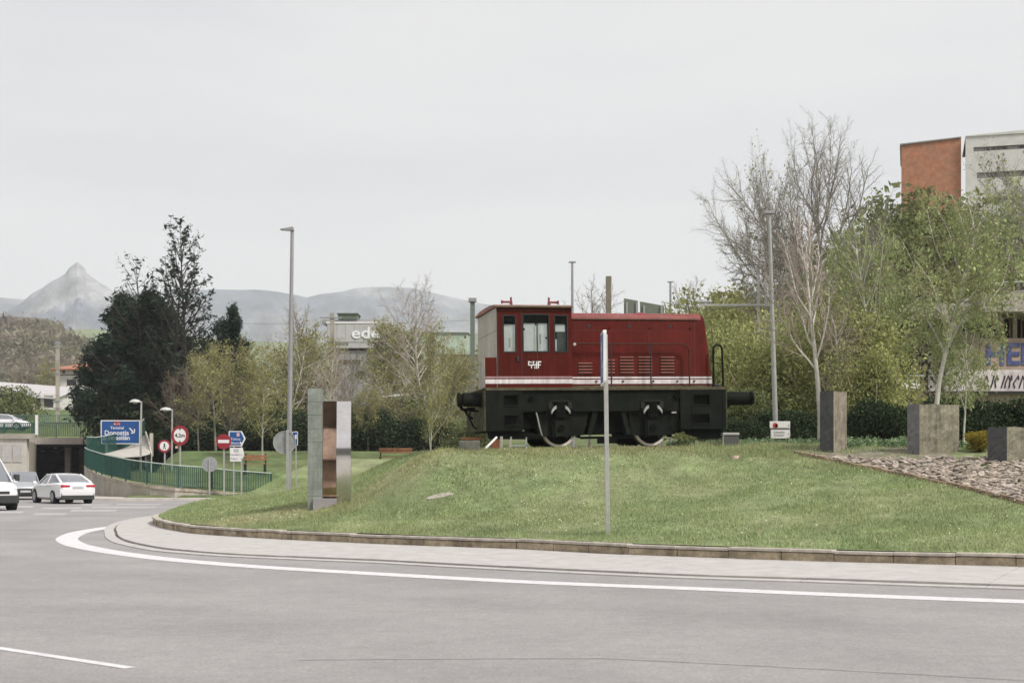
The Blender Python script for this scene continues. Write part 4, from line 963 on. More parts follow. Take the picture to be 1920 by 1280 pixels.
for i, (a, b, z0, z1) in enumerate(wins):
    wf = lp('window', MB().wall(a - .001, b + .001, z0 - .001, z1 + .001, [(a + .028, b - .028, z0 + .028, z1 - .028)], -.012, .045), M_black)
    lp('pane', MB().box(a + .028, b - .028, .02, .024, z0 + .028, z1 - .028), M_pane, wf)
    lp('header_panel', MB().box(a + .028, b - .028, .028, .034, z1 - .23, z1 - .028), M_lblack, wf)
    if i == 0:
        lp('blind', MB().box(a + .03, b - .04, .06, .07, z0 + .02, z1 - .225), M_blind, wf)
        lp('handle', MB().box(.62, .66, .048, .058, 2.5, 2.75), M_galv, wf)
    elif i == 1:
        lp('blind', MB().box(a + .03, a + .335, .06, .07, z0 + .02, z1 - .225), M_blind, wf)
        lp('blind', MB().box(a + .405, b - .05, .06, .07, z0 + .02, z1 - .225), M_blind, wf)
        lp('mullion', MB().box(a + .365, a + .39, -.014, .03, z0 + .03, z1 - .23), M_black, wf)
        lp('catch', MB().box(a + .035, a + .07, .04, .058, 2.93, 2.99), M_black, wf)
        lp('catch', MB().box(b - .10, b - .06, .04, .058, 2.72, 2.77), M_black, wf)
        lp('handle', MB().box(b - .25, b - .21, .048, .058, 2.6, 2.85), M_galv, wf)
    else:
        lp('blind', MB().box(a + .03, a + .30, .06, .07, z1 - .42, z1 - .23), M_blind, wf)
        lp('blind', MB().box(a + .03, a + .08, .06, .07, z0 + .03, z0 + .33), M_blind, wf)
        lp('blind', MB().box(a + .085, b - .03, .065, .075, z0 + .02, z1 - .43), mat('grey_board', (.10, .115, .105), .7, var=.1), wf)
for x in (.335, .935): lp('door_seam', MB().box(x - .009, x + .009, -.003, -.0005, 1.51, 3.42), M_black)
lp('door_seam', MB().box(1.335, 1.345, -.003, -.0005, 1.93, 2.37), mat('seam_red', (.10, .018, .016), .6))
lp('door_seam', MB().box(.335, 2.2, -.003, -.0005, 3.425, 3.437), M_moss)
lp('door_handle', MB().box(.80, .86, -.04, -.001, 2.16, 2.28), M_black)
nb = lp('nose_box', MB().box(.0, CB0 - .014, .0, .42, 1.502, 2.25), M_lred, bevel=.012)
lp('nose_panel', MB().box(-.008, -.001, .01, .41, 1.51, 2.24), M_pale, nb)
# horns on the roof
for (x, s) in ((.66, -1), (1.84, 1)):
    h = lp('air_horn', MB().tube([(x - .11 * s * -1, .4, 3.68), (x + .13 * s * -1, .4, 3.68)], [.028, .028], 8), mat('horn_red', (.20, .02, .03), .5))
    sx = x + (.10 if s < 0 else -.10)
    lp('horn_post', MB().box(sx - .035, sx + .035, .36, .44, 3.60, 3.64).tube([(sx, .4, 3.62), (sx, .4, 3.80)], .025, 8), MATS['horn_red'], h)
    lp('horn_bell', MB().tube([(x + s * .10, .4, 3.68), (x + s * .15, .4, 3.68)], [.03, .055], 10), MATS['horn_red'], h)
# stripes
for (a, b, y) in ((.0, 2.235, -.004), (2.262, 5.98, .196)):
    lp('stripe', MB().box(a, b, y - .002, y + .002, 1.595, 1.705), M_stripe)
    lp('stripe', MB().box(a, b, y - .002, y + .002, 1.735, 1.775), M_mauve if a < 1 else M_stripe)
# hood
def hood_ring(x, inset=0, slant=0):
    y0, y1, z0, z1, rr = .20 + inset, 2.5 - inset, 1.502, 3.40 - inset, .17
    pts = [(y0, z0)]
    for k in range(7): a = PI - k * PI / 12; pts.append((y0 + rr + rr * math.cos(a), z1 - rr + rr * math.sin(a)))
    for k in range(7): a = PI / 2 - k * PI / 12; pts.append((y1 - rr + rr * math.cos(a), z1 - rr + rr * math.sin(a)))
    pts.append((y1, z0))
    return [(x - slant * (p[1] - z0) / 1.9, p[0], p[1]) for p in pts]
hood = lp('hood', MB().loft([hood_ring(2.24), hood_ring(5.90, 0, .20), hood_ring(5.98, .02, .215), hood_ring(6.025, .06, .225), hood_ring(6.04, .11, .23)]), M_lred2, sm=True)
lp('hood_rim', MB().tube([(2.26, .185, 3.235), (5.60, .185, 3.235)], .012, 6), M_moss, hood)
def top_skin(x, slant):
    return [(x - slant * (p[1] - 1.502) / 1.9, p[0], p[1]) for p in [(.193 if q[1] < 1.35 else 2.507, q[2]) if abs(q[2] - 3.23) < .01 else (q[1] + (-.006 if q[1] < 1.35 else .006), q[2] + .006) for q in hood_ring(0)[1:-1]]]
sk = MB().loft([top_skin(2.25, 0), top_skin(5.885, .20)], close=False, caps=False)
lp('hood_top_sheen', sk, mat('hood_sheen_red', (.30, .095, .085), .5, var=.2, scale=2.5, col2=(.20, .045, .04), pos=.52, spec=.2), hood, sm=True)  # thin pink shell: sky sheen on the rounded top put into its colour
lp('hood_foot', MB().box(2.25, 5.98, .17, .199, 1.502, 1.55), M_moss, hood)
lp('exhaust_cap', MB().tube([(4.4, 1.3, 3.39), (4.4, 1.3, 3.50), (4.4, 1.3, 3.53)], [.16, .16, .08], 16), MATS['horn_red'], hood)
for (a, n0) in ((2.44, 4), (3.03, 5), (3.53, 6), (4.02, 6), (4.61, 6)):
    for k in range(n0):
        z = 1.87 + k * .078
        b = MB().add([(a, .199, z + .034), (a + .36, .199, z + .034), (a + .36, .165, z), (a, .165, z), (a, .199, z - .004), (a + .36, .199, z - .004)],
                     [(0, 3, 2, 1), (3, 4, 5, 2), (0, 4, 3), (1, 2, 5)])
        lp('louvre', b, M_louv, hood)
        lp('louvre_slot', MB().box(a + .005, a + .355, .194, .199, z - .028, z - .006), M_black, hood)
for x in (2.73, 3.79, 4.88):
    lp('hood_hole', MB().cyl((x, .199, 3.07), .045, -.006, 'y', 14), M_black, hood)
    lp('hood_lug', MB().cyl((x + .55, .199, 3.02), .03, -.02, 'y', 10), M_lred, hood)
for x in (2.62, 3.62, 4.66): lp('hood_seam', MB().box(x - .35 - .006, x - .35 + .006, .196, .1995, 1.8, 2.95), MATS['seam_red'], hood)
lp('hood_seam', MB().box(2.27, 5.4, .196, .1995, 2.95, 2.958), MATS['seam_red'], hood)
for x in (2.9, 3.6, 4.4, 5.05, 5.5): lp('stripe_bolt', MB().cyl((x, .192, 1.66), .03, -.02, 'y', 8), M_moss, hood)
lp('end_seam', MB().box(5.52, 5.535, .1935, .1995, 1.8, 3.2), MATS['seam_red'], hood)
# handrails
hr = lp('handrail', MB().tube([(2.27, .02, 2.60), (5.12, .02, 2.60)] + [(5.12 + .2 * math.sin(a), .02, 2.40 + .2 * math.cos(a)) for a in (R(30), R(60), R(90))] + [(5.32, .02, 1.5)], .021, 8), mat('handrail_paint', (.07, .03, .022), .7, var=.2, spec=.1), sm=True)
lp('rail_mount', MB().cyl((2.30, -.01, 2.585), .04, .08, 'y', 8), M_galv, hr)
for x in (3.25, 4.29): lp('rail_post', MB().tube([(x, .02, 1.5), (x, .02, 2.60)], .019, 8), M_black, hr)
lp('handrail_loop', MB().tube([(5.98, .06, 1.5), (5.98, .06, 2.42)] + [(6.10 - .12 * math.cos(a), .06, 2.46 + .12 * math.sin(a)) for a in (0, R(30), R(60), R(90), R(120), R(150), R(180))] + [(6.22, .06, 2.42), (6.24, .06, 1.5)], .028, 8), M_lblack, sm=True)
lp('handrail_loop', MB().tube([(5.94, 2.6, 1.5), (5.94, 2.6, 2.42)] + [(6.06 - .12 * math.cos(a), 2.6, 2.46 + .12 * math.sin(a)) for a in (0, R(60), R(120), R(180))] + [(6.18, 2.6, 2.42), (6.20, 2.6, 1.5)], .028, 8), M_lblack, sm=True)
lp('hand_lamp_box', MB().box(6.0, 6.16, .1, .3, 1.502, 1.58), M_black, bevel=.01)
# white maker's mark on the door: CAF in broken strokes with long legs
X0, Z0, u = 1.095, 1.965, .0119
marks = [(0, 4.4, 16, 18), (0, 2.2, 11, 16), (0, 12, 9, 11), (6, 8, 3, 9), (9.5, 13.5, 16, 18), (12, 20, 9.6, 11.6), (10, 12, 11.6, 18), (13.6, 15.2, 2.2, 8), (17, 18.8, 2.2, 18), (20.5, 28, 15.6, 18), (20.5, 22.8, 3, 15.6), (22.8, 27, 9.4, 11.4), (4.4, 8, 15, 16.6)]
b = MB()
for (a, c, d_, e) in marks: b.box(X0 + a * u, X0 + c * u, -.004, -.001, Z0 + (d_ - 2) * u, Z0 + (e - 2) * u)
lp('makers_mark', b, M_wht)

# track under the locomotive
tr = thing('railway_track', 'short length of rusty track half sunk in the grass under the locomotive', 'track', LOCO_P, rot=(0, LOCO_PITCH, LOCO_YAW))
M_rail = mat('rail_rust', (.16, .10, .07), .8, var=.25, scale=5); M_sleeper = mat('sleeper_wood', (.12, .10, .08), .95, var=.3, scale=5)
for y in (.28, 1.98):
    MB().box(-.5, 9.2, y, y + .07, -.04, -.002).box(-.5, 9.2, y + .026, y + .044, -.11, -.04).box(-.5, 9.2, y - .03, y + .1, -.13, -.11).build('rail', M_rail, tr)
for k in range(13): MB().box(-.3 + k * .7, -.06 + k * .7, -.15, 2.5, -.24, -.135).build('sleeper', M_sleeper, tr, bevel=.01)
# end of the track: white bar, small frame, bench plank and concrete block
def loc_obj(x, y, d, dz=0): p = P(x, y, d); return p
q = thing('track_end_frame', 'rough grey end frame with a pale slanting bar at the left end of the track', 'track stop', at(930, 35.3))
b0 = q.location
for (xx, yy) in ((.10, 0), (.32, .3)): MB().box(xx, xx + .07, yy, yy + .07, -.05, .36).build('post', M_concrete, q)
MB().box(.36, .78, .0, .06, .12, .15).build('crossbar', M_galv, q)
MB().box(.74, .77, .0, .05, -.02, .34).build('upright', M_galv, q)
MB().tube([(-.33, -.35, -.02), (.02, -.1, .34)], .028, 6).build('slanting_bar', M_wht, q)
MB().box(-.14, .08, .25, .42, -.05, .42).build('rusty_bracket', mat('rust', (.20, .075, .035), .9, var=.3, scale=6), q, bevel=.01)
q = tag(MB().box(-.27, .24, 0, .3, -.02, .26).build('concrete_block', mat('mossy_concrete', (.15, .15, .12), .95, var=.35, scale=5), bevel=.02), 'low mossy concrete block on the grass below the left buffer', 'block'); p_ = at(882, 34.6); q.location = p_; q.rotation_euler.z = .1
q = thing('low_bench', 'low bench with an orange plank just left of the locomotive wheels', 'bench', at(884, 36.2))
MB().box(-.26, .27, 0, .32, .30, .36).build('seat', mat('orange_plank', (.48, .19, .09), .7, var=.15), q, bevel=.005)
for xx in (-.22, .18): MB().box(xx, xx + .05, .05, .27, -.1, .298).build('leg', M_black, q)
# grey cabinet at the right end
q = thing('control_cabinet', 'small dark grey cabinet with a pale lid at the right end of the locomotive', 'cabinet', at(1369, 36.0))
q.location.z = 2.12
MB().box(-.18, .20, -.15, .15, -.05, .34).build('body', mat('cabinet_grey', (.085, .085, .08), .6, var=.1), q, bevel=.008)
MB().box(-.21, .21, -.17, .17, .345, .41).build('lid', M_galv, q, bevel=.01)
MB().box(-.21, -.185, -.16, -.12, -.05, .34).build('side_post', M_galv, q)
q = tag(MB().cyl((0, 0, -.05), .14, .1, 'z', 9, .10).build('rock', mat('pale_rock', (.45, .34, .27), .9, var=.25, scale=6)), 'pale flat rock lying in the grass below the cabinet', 'rock'); q.location = hit(1378, 858)
q = tag(MB().cyl((0, 0, -.03), .34, .05, 'z', 16, .30).build('manhole_cover', M_concrete), 'flat pale concrete cover sunk in the lawn right of the sculpture', 'cover'); q.location = hit(824, 931); g_ = q.location; q.scale = (1, .32, 1); q.rotation_euler = (math.atan((gz(g_.x, g_.y + .3) - gz(g_.x, g_.y - .3)) / .6), -math.atan((gz(g_.x + .3, g_.y) - gz(g_.x - .3, g_.y)) / .6), 0)

# ------------------------------------------------------------------ metal sculpture
sc = 34.0 / FPX
q0 = P(577, 950, 34.0); base_z = gz(q0.x + .5, 34.0)
sc_ = thing('metal_sculpture', 'sculpture of three upright metal slabs, green, copper and steel, on the lawn', 'sculpture', (q0.x, 34.0, base_z - .05), rz=R(4))
ht = lambda y: CAM_H + (HOR - y) * sc - (base_z - .05)
M_patina = mat('green_patina', (.33, .355, .315), .5, .25, var=.2, scale=3, col2=(.25, .275, .24), streak=.3)
M_copper = mat('copper_plate', (.55, .38, .28), .13, .95, var=.2, scale=3, col2=(.42, .27, .19))
M_steel = mat('brushed_steel', (.72, .69, .67), .14, .92, var=.06, scale=3)
H1, H2 = ht(728), ht(751)
b = 0
for k in range(9):                       # the green slab is built up of plates
    z0 = H1 * k / 9; z1 = H1 * (k + 1) / 9
    MB().box(.0, .345, .0, .35, z0 + .003, z1 - .003).build('plate', M_patina, sc_, bevel=.004)
def bent(x0, x1, prof, m, name, back=.42):
    """upright plate whose face bows in and out: prof is (height, depth)"""
    zs = np.linspace(0, prof[-1][0], 60); ds = np.interp(zs, [p[0] for p in prof], [p[1] for p in prof])
    k = np.exp(-np.linspace(-2, 2, 5) ** 2 / 2); k /= k.sum(); ds = np.convolve(np.pad(ds, 2, 'edge'), k, 'valid')
    o = MB().loft([[(x0, d, z), (x1, d, z), (x1, back, z), (x0, back, z)] for z, d in zip(zs, ds)]).build(name, m, sc_)
    return smooth_by_angle(o, 50)
bent(.352, .672, [(0, .16), (.50, .07), (.60, .06), (1.20, .06), (1.35, .08), (1.85, .20), (1.95, .21), (H2, .21)], M_copper, 'copper_slab')
bent(.679, 1.02, [(0, .22), (1.20, .05), (1.30, .045), (1.50, .05), (H2, .25)], M_steel, 'steel_slab')
MB().box(.13, .70, -.10, -.01, -.02, .27).build('foot_plate', M_steel, sc_, bevel=.006)

# ------------------------------------------------------------------ upright stone slabs
def slab(label, xl, xc, xr, yt, yb, d, wl, wr, mats, ribs=0, seed=0, notch=0):
    """rough prism with a narrow face on the left and a wide face on the right of its near corner"""
    c = P(xc, yb, d); z0 = gz(c.x, d) - .12; h = CAM_H + (HOR - yt) * d / FPX - z0
    aL = (xc - xl) * d / FPX; aR = (xr - xc) * d / FPX
    r = random.Random(seed)
    o = thing('stone_slab', label, 'stone slab', (c.x, d, z0))
    yl = math.sqrt(max(wl ** 2 - aL ** 2, .01)); yr = math.sqrt(max(wr ** 2 - aR ** 2, .01))
    A, B_, C_ = (0, 0), (aR, yr), (-aL, yl)
    def face(p, q_, nm, m, nx, nz):
        V = []; 
        ex, ey = q_[0] - p[0], q_[1] - p[1]; L = math.hypot(ex, ey); nrm = (ey / L, -ex / L)
        for j in range(nz + 1):
            for i in range(nx + 1):
                u = i / nx; e = r.uniform(-.012, .012) if 0 < i < nx and 0 < j < nz else 0
                if ribs and m is mats[1] and 0 < i < nx: e += (.018 if i % 2 else -.012)
                top = (r.uniform(-.015, .015) if j == nz else 0)
                V.append((p[0] + ex * u + nrm[0] * e, p[1] + ey * u + nrm[1] * e, h * j / nz + top * (0 < i < nx)))
        F = [(j * (nx + 1) + i, j * (nx + 1) + i + 1, (j + 1) * (nx + 1) + i + 1, (j + 1) * (nx + 1) + i) for j in range(nz) for i in range(nx)]
        return MB().add(V, F).build(nm, m, o)
    face(C_, A, 'side_face', mats[0], 6, 14)
    face(A, B_, 'front_face', mats[1], 14 if ribs else 12, 14)
    D = (B_[0] + C_[0], B_[1] + C_[1])
    MB().add([(*A, h), (*B_, h), (*D, h), (*C_, h), (*B_, 0), (*D, 0), (*C_, 0)], [(0, 1, 2, 3), (1, 4, 5, 2), (2, 5, 6, 3)]).build('core', mats[1], o)
M_slabshade = mat('slab_shaded', (.085, .088, .09), .8, var=.2, scale=5, col2=(.12, .12, .12), bump=.6, bscale=25, pos=.6)  # shade on the left faces put into a darker colour
M_slabt = mat('slab_tan', (.36, .31, .235), .85, var=.2, scale=3, col2=(.26, .225, .17), streak=.4, bump=.6, bscale=25)
M_slabt2 = mat('slab_mossy', (.30, .27, .19), .85, var=.3, scale=3, col2=(.19, .175, .13), streak=.35, bump=.8, bscale=25)
slab('tallest stone slab with a dark edge and ribbed tan face, at the left of the stone bed', 1541, 1563, 1596, 733, 856, 34.2, .36, .62, (M_slabshade, M_slabt), ribs=1, seed=1)
slab('wide square stone slab with mossy face, middle one of the three', 1707, 1724, 1811, 757, 868, 33.4, .34, 1.2, (mat('slab_grey_shaded', (.20, .195, .195), .85, var=.2, scale=5, bump=.6, bscale=25), M_slabt2), seed=2)  # grey of the left face carries its shade in the colour
slab('low dark edged stone slab cut by the right edge of the picture', 1861, 1888, 1990, 800, 890, 31.4, .46, 1.4, (M_slabshade, M_slabt2), seed=3)

# ------------------------------------------------------------------ foreground sign seen edge-on
p = hit(1140, 1002)
d = p.y; k = d / FPX
s = thing('road_sign', 'foreground traffic sign seen almost edge-on on a tall grey pole in the grass', 'sign', p)
top = CAM_H + (HOR - 622) * k - p.z
tx = -5 * k
MB().loft([[(dx * .5 * 8 * k + o_ , dy, zz) for (dx, dy) in ((-1, -.03), (1, -.03), (1, .03), (-1, .03))] for (o_, zz) in ((0, -.3), (tx, top - .05))]).build('pole', M_galv, s, bevel=.008)
pl = bpy.data.objects.new('sign_plate', None)
a = R(90.3)
b = MB(); w_, hh = .9, 100 * k
rr = .07; poly = []
for (cx_, cz, a0) in ((w_ / 2 - rr, hh / 2 - rr, 0), (-w_ / 2 + rr, hh / 2 - rr, 90), (-w_ / 2 + rr, -hh / 2 + rr, 180), (w_ / 2 - rr, -hh / 2 + rr, 270)):
    for q in range(5): t_ = R(a0 + q * 22.5); poly.append((cx_ + rr * math.cos(t_), cz + rr * math.sin(t_)))
pc = (tx - .01, .0, top - hh / 2)
pl = MB().prism(poly, -.03, .03, 'y').build('sign_plate', M_signwhite, s, bevel=.004)
pl.location = (pc[0] - 2.5 * k, pc[1], pc[2]); pl.rotation_euler = (0, 0, -a)
bl = MB().prism([(x_ * .90, z_ * .92) for x_, z_ in poly], -.033, -.0305, 'y').build('blue_face', M_blue, pl)
for (ax_, az) in ((-.1, .15), (.12, -.2)):
    MB().prism([(ax_ - .05, az - .16), (ax_ + .05, az - .16), (ax_ + .05, az + .02), (ax_ + .13, az + .02), (ax_, az + .18), (ax_ - .13, az + .02), (ax_ - .05, az + .02)], -.036, -.0335, 'y').build('arrow', M_signwhite, pl)

# ------------------------------------------------------------------ lamp masts
def mast(label, xb, yb, xt, yt, d, r0, r1, m, head=None, name='street_lamp', cat='lamp', zb=None, headw=.9, side=-1, group=None):
    z = gz((xb - 960) * d / FPX, d) if zb is None else zb
    b0 = Vector(((xb - 960) * d / FPX, d, z)); t0 = P(xt, yt, d)
    o = thing(name, label, cat, b0, group=group)
    v = t0 - b0
    sm_ = MB().tube([(0, 0, -.1), v * .3, v * .7, tuple(v)], [r0, r0 * .8 + r1 * .2, r0 * .3 + r1 * .7, r1], 12).build('pole', m, o); smooth_by_angle(sm_)
    if head == 'arm':
        MB().prism([(v.x + .03 * -side, v.z + .05), (v.x + side * headw, v.z - .03), (v.x + side * headw, v.z - .06), (v.x - side * .06, v.z - .09)], v.y - .09, v.y + .09).build('lamp_head', M_galvd, o, bevel=.01)
    if head == 'dome':
        hd = MB().tube([(v.x + side * .38, v.y, v.z - .06), (v.x + side * .38, v.y, v.z + .0), (v.x + side * .38, v.y, v.z + .09), (v.x + side * .38, v.y, v.z + .13)], [.36, .34, .22, .03], 18).build('lamp_dome', mat('dome_grey', (.48, .48, .46), .4, var=.05), o); smooth_by_angle(hd, 60)
        MB().tube([(v.x, v.y, v.z - .03), (v.x + side * .3, v.y, v.z - .03)], .03, 6).build('arm', m, o)
        MB().cyl((v.x + side * .38, v.y, v.z - .15), .16, .1, 'z', 14).build('diffuser', M_galvd, o)
    if head == 'bar':
        MB().box(v.x - headw / 2, v.x + headw / 2, v.y - .1, v.y + .1, v.z - .02, v.z + .06).build('lamp_head', M_galvd, o, bevel=.01)
    return o
mast('tall grey street lamp with a short flat arm, left of the sculpture', 541, 924, 548, 428, 46, .085, .055, M_galvd, 'arm', headw=.38)
m2 = mast('leaning grey lamp mast right of the locomotive, above the white station sign', 1456, 795, 1442, 400, 45, .085, .055, mat('lamp_grey', (.38, .385, .36), .5, .3, var=.1), 'bar', headw=.32)
mast('thin distant lamp post sticking up above the cab roof', 1074, 700, 1073, 492, 90, .12, .07, M_galvd, 'bar', headw=.45, side=1)
mast('small distant lamp post above the right half of the hood', 1258, 700, 1257, 529, 100, .12, .07, M_galvd, 'bar', headw=.4)
mast('domed lamp beside the ramp railing, next to the blue highway sign', 263, 862, 265, 752, 88, .075, .06, M_galv, 'dome', group='domed white lamps along the ramp')
mast('domed lamp between the two red ringed signs', 322, 880, 323, 767, 86, .06, .05, M_galv, 'dome', group='domed white lamps along the ramp')

# ------------------------------------------------------------------ signs by the underpass
DS = 75.0; ks = DS / FPX
def sign_base(label, x, yb, yt, name='road_sign', poles=(0,), d=DS, pw=.04, cat='sign', m=None):
    z = CAM_H + (HOR - yb) * d / FPX; o = thing(name, label, cat, ((x - 960) * d / FPX, d, z))
    for px_ in poles: MB().box(px_ - pw, px_ + pw, -.03, .03, -.2, (yb - yt) * d / FPX).build('pole', m or M_galv, o, bevel=.01)
    return o
def disc(o, r, z, m, name, y=-.06, t=.03, border=None, parent=None, sx=1):
    q = MB().cyl((0, y, z), r, -t, 'y', 40).build(name, m, parent or o)
    if sx != 1:
        for v in q.data.vertices: v.co.x *= sx
    return q
o = sign_base('smaller red ringed sign with a black walking figure, no pedestrians', 309, 930, 836, m=M_galv)
z = (930 - 836) * ks; dsc = disc(o, .34, z, M_red, 'red_ring')
MB().cyl((0, -.091, z), .24, -.006, 'y', 36).build('white_face', M_signwhite, dsc)
b = MB().cyl((0, -.098, z + .12), .035, -.005, 'y', 12).prism([(-.04, z - .02), (.045, z - .02), (.04, z + .08), (-.035, z + .08)], -.103, -.098).prism([(-.03, z - .02), (.0, z - .02), (-.05, z - .17), (-.085, z - .17)], -.103, -.098).prism([(.0, z - .02), (.035, z - .02), (.08, z - .17), (.045, z - .17)], -.103, -.098)
b.build('walking_figure', M_black, dsc)
o = sign_base('large red ringed height limit sign with dark lettering and arrows', 338, 937, 816, m=M_galv)
z = (937 - 816) * ks; dsc = disc(o, .53, z, M_red, 'red_ring', sx=.86)
q = MB().cyl((0, -.091, z), .37, -.006, 'y', 36).build('white_face', M_signwhite, dsc)
for v in q.data.vertices: v.co.x *= .86
MB().prism([(-.06, z + .37), (.06, z + .37), (0, z + .25)], -.103, -.098).prism([(-.06, z - .37), (.06, z - .37), (0, z - .25)], -.103, -.098).build('arrow', M_black, dsc)
text('lettering', '4,2m', .27, M_black, dsc, (0, -.101, z - .09), bold=.006)
MB().box(-.24, -.12, -.09, -.04, z - .68, z - .56).build('small_plate', mat('pale_orange', (.70, .42, .30), .6), o)
o = sign_base('small round sign seen from its grey back, left of the no entry sign', 393, 938, 860, m=M_galv)
z = (938 - 870) * ks; disc(o, .40, z, M_alu, 'plate', y=.07); MB().ring((0, .035, z), .375, .40, .03, 'y', 40).build('rim', M_galv, o)
o = sign_base('red no entry sign with a white bar', 420, 938, 828)
z = (938 - 827.5) * ks; dsc = disc(o, .40, z, M_red, 'red_disc')
MB().box(-.29, .29, -.097, -.091, z - .075, z + .095).build('white_bar', M_signwhite, dsc)
o = sign_base('blue direction sign above a white one with a small arrow, on two poles', 445, 938, 812, poles=(-.19, .22), pw=.035)
z = (938 - 822) * ks
poly = [(-.44, z + .40), (.22, z + .40), (.42, z + .0), (.22, z - .40), (-.44, z - .40)]
pl = MB().prism([(a + (.03 if a > 0 else 0), b_) for a, b_ in poly], -.075, -.04).build('blue_plate', M_signwhite, o)
MB().prism([(a * .88 , (b_ - z) * .88 + z) for a, b_ in poly], -.081, -.0755).build('blue_face', M_blue, pl)
MB().box(-.02, .13, -.087, -.082, z + .12, z + .30).build('road_number', mat('shield_pink', (.62, .40, .42), .5), pl)
text('lettering', 'Tolosa', .19, M_signwhite, pl, (-.08, -.085, z - .08)); text('lettering', 'Beasain', .17, M_signwhite, pl, (-.06, -.085, z - .28))
MB().prism([(.17, z - .14), (.27, z - .26), (.17, z - .30)], -.087, -.082).build('arrow', M_signwhite, pl)
z2 = (938 - 852.5) * ks
pl = MB().prism([(-.37, z2 + .38), (.30, z2 + .38), (.36, z2 + .05), (.36, z2 - .05), (.22, z2 - .34), (-.37, z2 - .34)], -.075, -.04).build('white_plate', M_signwhite, o)
MB().box(-.18, .08, -.08, -.0755, z2 + .14, z2 + .32).build('pictogram', mat('sign_grey', (.40, .42, .40), .5), pl)
M_lett = mat('sign_letter_mauve', (.32, .22, .27), .5)
text('lettering', 'Hondakin', .13, M_lett, pl, (-.10, -.08, z2 - .02)); text('lettering', 'Zabor', .15, M_lett, pl, (-.16, -.08, z2 - .24))
MB().box(.20, .27, -.08, -.0755, z2 - .04, z2 + .03).box(.20, .27, -.08, -.0755, z2 - .26, z2 - .16).build('arrow', MATS['sign_grey'], pl)
# round sign back and small blue sign beside the tall lamp
D2 = 45.0; k2 = D2 / FPX
o = sign_base('large round sign seen from its grey back beside the tall street lamp', 539, 924, 806, d=D2, pw=.042)
z = (924 - 829) * k2; q = disc(o, .36, z, M_alu, 'plate', y=.08, t=.02); q.location.x = -.10
q = MB().ring((-.10, .04, z), .345, .365, .03, 'y', 40).build('rim', M_galv, o); MB().cyl((-.19, .055, z), .02, -.01, 'y', 8).build('bolt', M_galvd, o)
o = sign_base('narrow blue sign behind the tall street lamp', 555, 924, 808, d=48, pw=.02)
z = (924 - 820) * 48 / FPX; MB().box(-.12, .07, -.05, -.03, z - .26, z + .20).build('blue_plate', M_signwhite, o); MB().box(-.10, .05, -.056, -.051, z - .24, z + .18).build('blue_face', M_blue, o)
MB().box(-.02, .03, -.06, -.057, z - .05, z + .10).build('figure', M_signwhite, o)
# blue highway sign over the ramp
D3 = 99.0; k3 = D3 / FPX
p = P(225, 840, D3)
o = thing('highway_sign', 'large blue direction sign with white border above the ramp railing', 'highway sign', (p.x, D3, 1.4)); zc = lambda y: CAM_H + (HOR - y) * k3 - 1.4
xw = lambda x: (x - 225) * k3
for x in (200, 250): MB().box(xw(x) - .07, xw(x) + .07, .02, .14, -.5, zc(800)).build('pole', M_galv, o)
pl = MB().box(xw(189), xw(263), -.03, .01, zc(832), zc(787.5)).build('sign_plate', M_signwhite, o)
fc = MB().box(xw(191), xw(261), -.036, -.031, zc(830.5), zc(789.3)).build('blue_face', M_blue, pl)
MB().box(xw(213), xw(226), -.042, -.037, zc(797), zc(790)).build('road_number', M_red, pl)
text('lettering', 'A-15', .22, M_signwhite, pl, (xw(219.5), -.045, zc(796.5)))
text('lettering', 'Terminal', .26, M_signwhite, pl, (xw(220), -.038, zc(804)), bold=.004)
text('lettering', 'Donostia', .46, M_signwhite, pl, (xw(219), -.038, zc(815)), bold=.008)
text('lettering', 'S.Sebastián', .42, M_signwhite, pl, (xw(219), -.038, zc(824)), bold=.008)
for (a, c) in (((243, 802), (251, 811)), ((252, 811), (252.5, 804)), ((252, 811), (246, 811.5))):
    v = Vector((xw(c[0]) - xw(a[0]), 0, zc(c[1]) - zc(a[1]))); n_ = Vector((-v.z, 0, v.x)).normalized() * .04
    A_ = Vector((xw(a[0]), 0, zc(a[1]))); B_ = A_ + v
    MB().prism([(w.x, w.z) for w in (A_ - n_, B_ - n_, B_ + n_, A_ + n_)], -.042, -.037).build('arrow', M_signwhite, pl)
# backs of two signs over the hood
for (x0, x1, y0, y1, lab) in ((1170, 1196, 559, 600, 'square back of a road sign above the hood, left one of the pair'), (1200, 1245, 565, 600, 'longer back of a road sign above the hood, right one of the pair')):
    d = 78; k = d / FPX; o = thing('sign_back', lab, 'sign', ((x0 - 960) * k, d, 2.4)); zz = lambda y: CAM_H + (HOR - y) * k - 2.4; w_ = (x1 - x0) * k
    MB().prism([(0, zz(y1 + 10)), (w_, zz(y1 + 10)), (w_, zz(y0 + (x1 - x0) * .18)), (0, zz(y0))], 0, .04).build('plate', mat('sign_back_green', (.16, .18, .14), .6, .2, var=.1), o)
    for q in (.12, .85): MB().box(w_ * q, w_ * q + .12, -.08, -.01, -.5, zz(y0 + 8)).build('post', M_galvd, o)
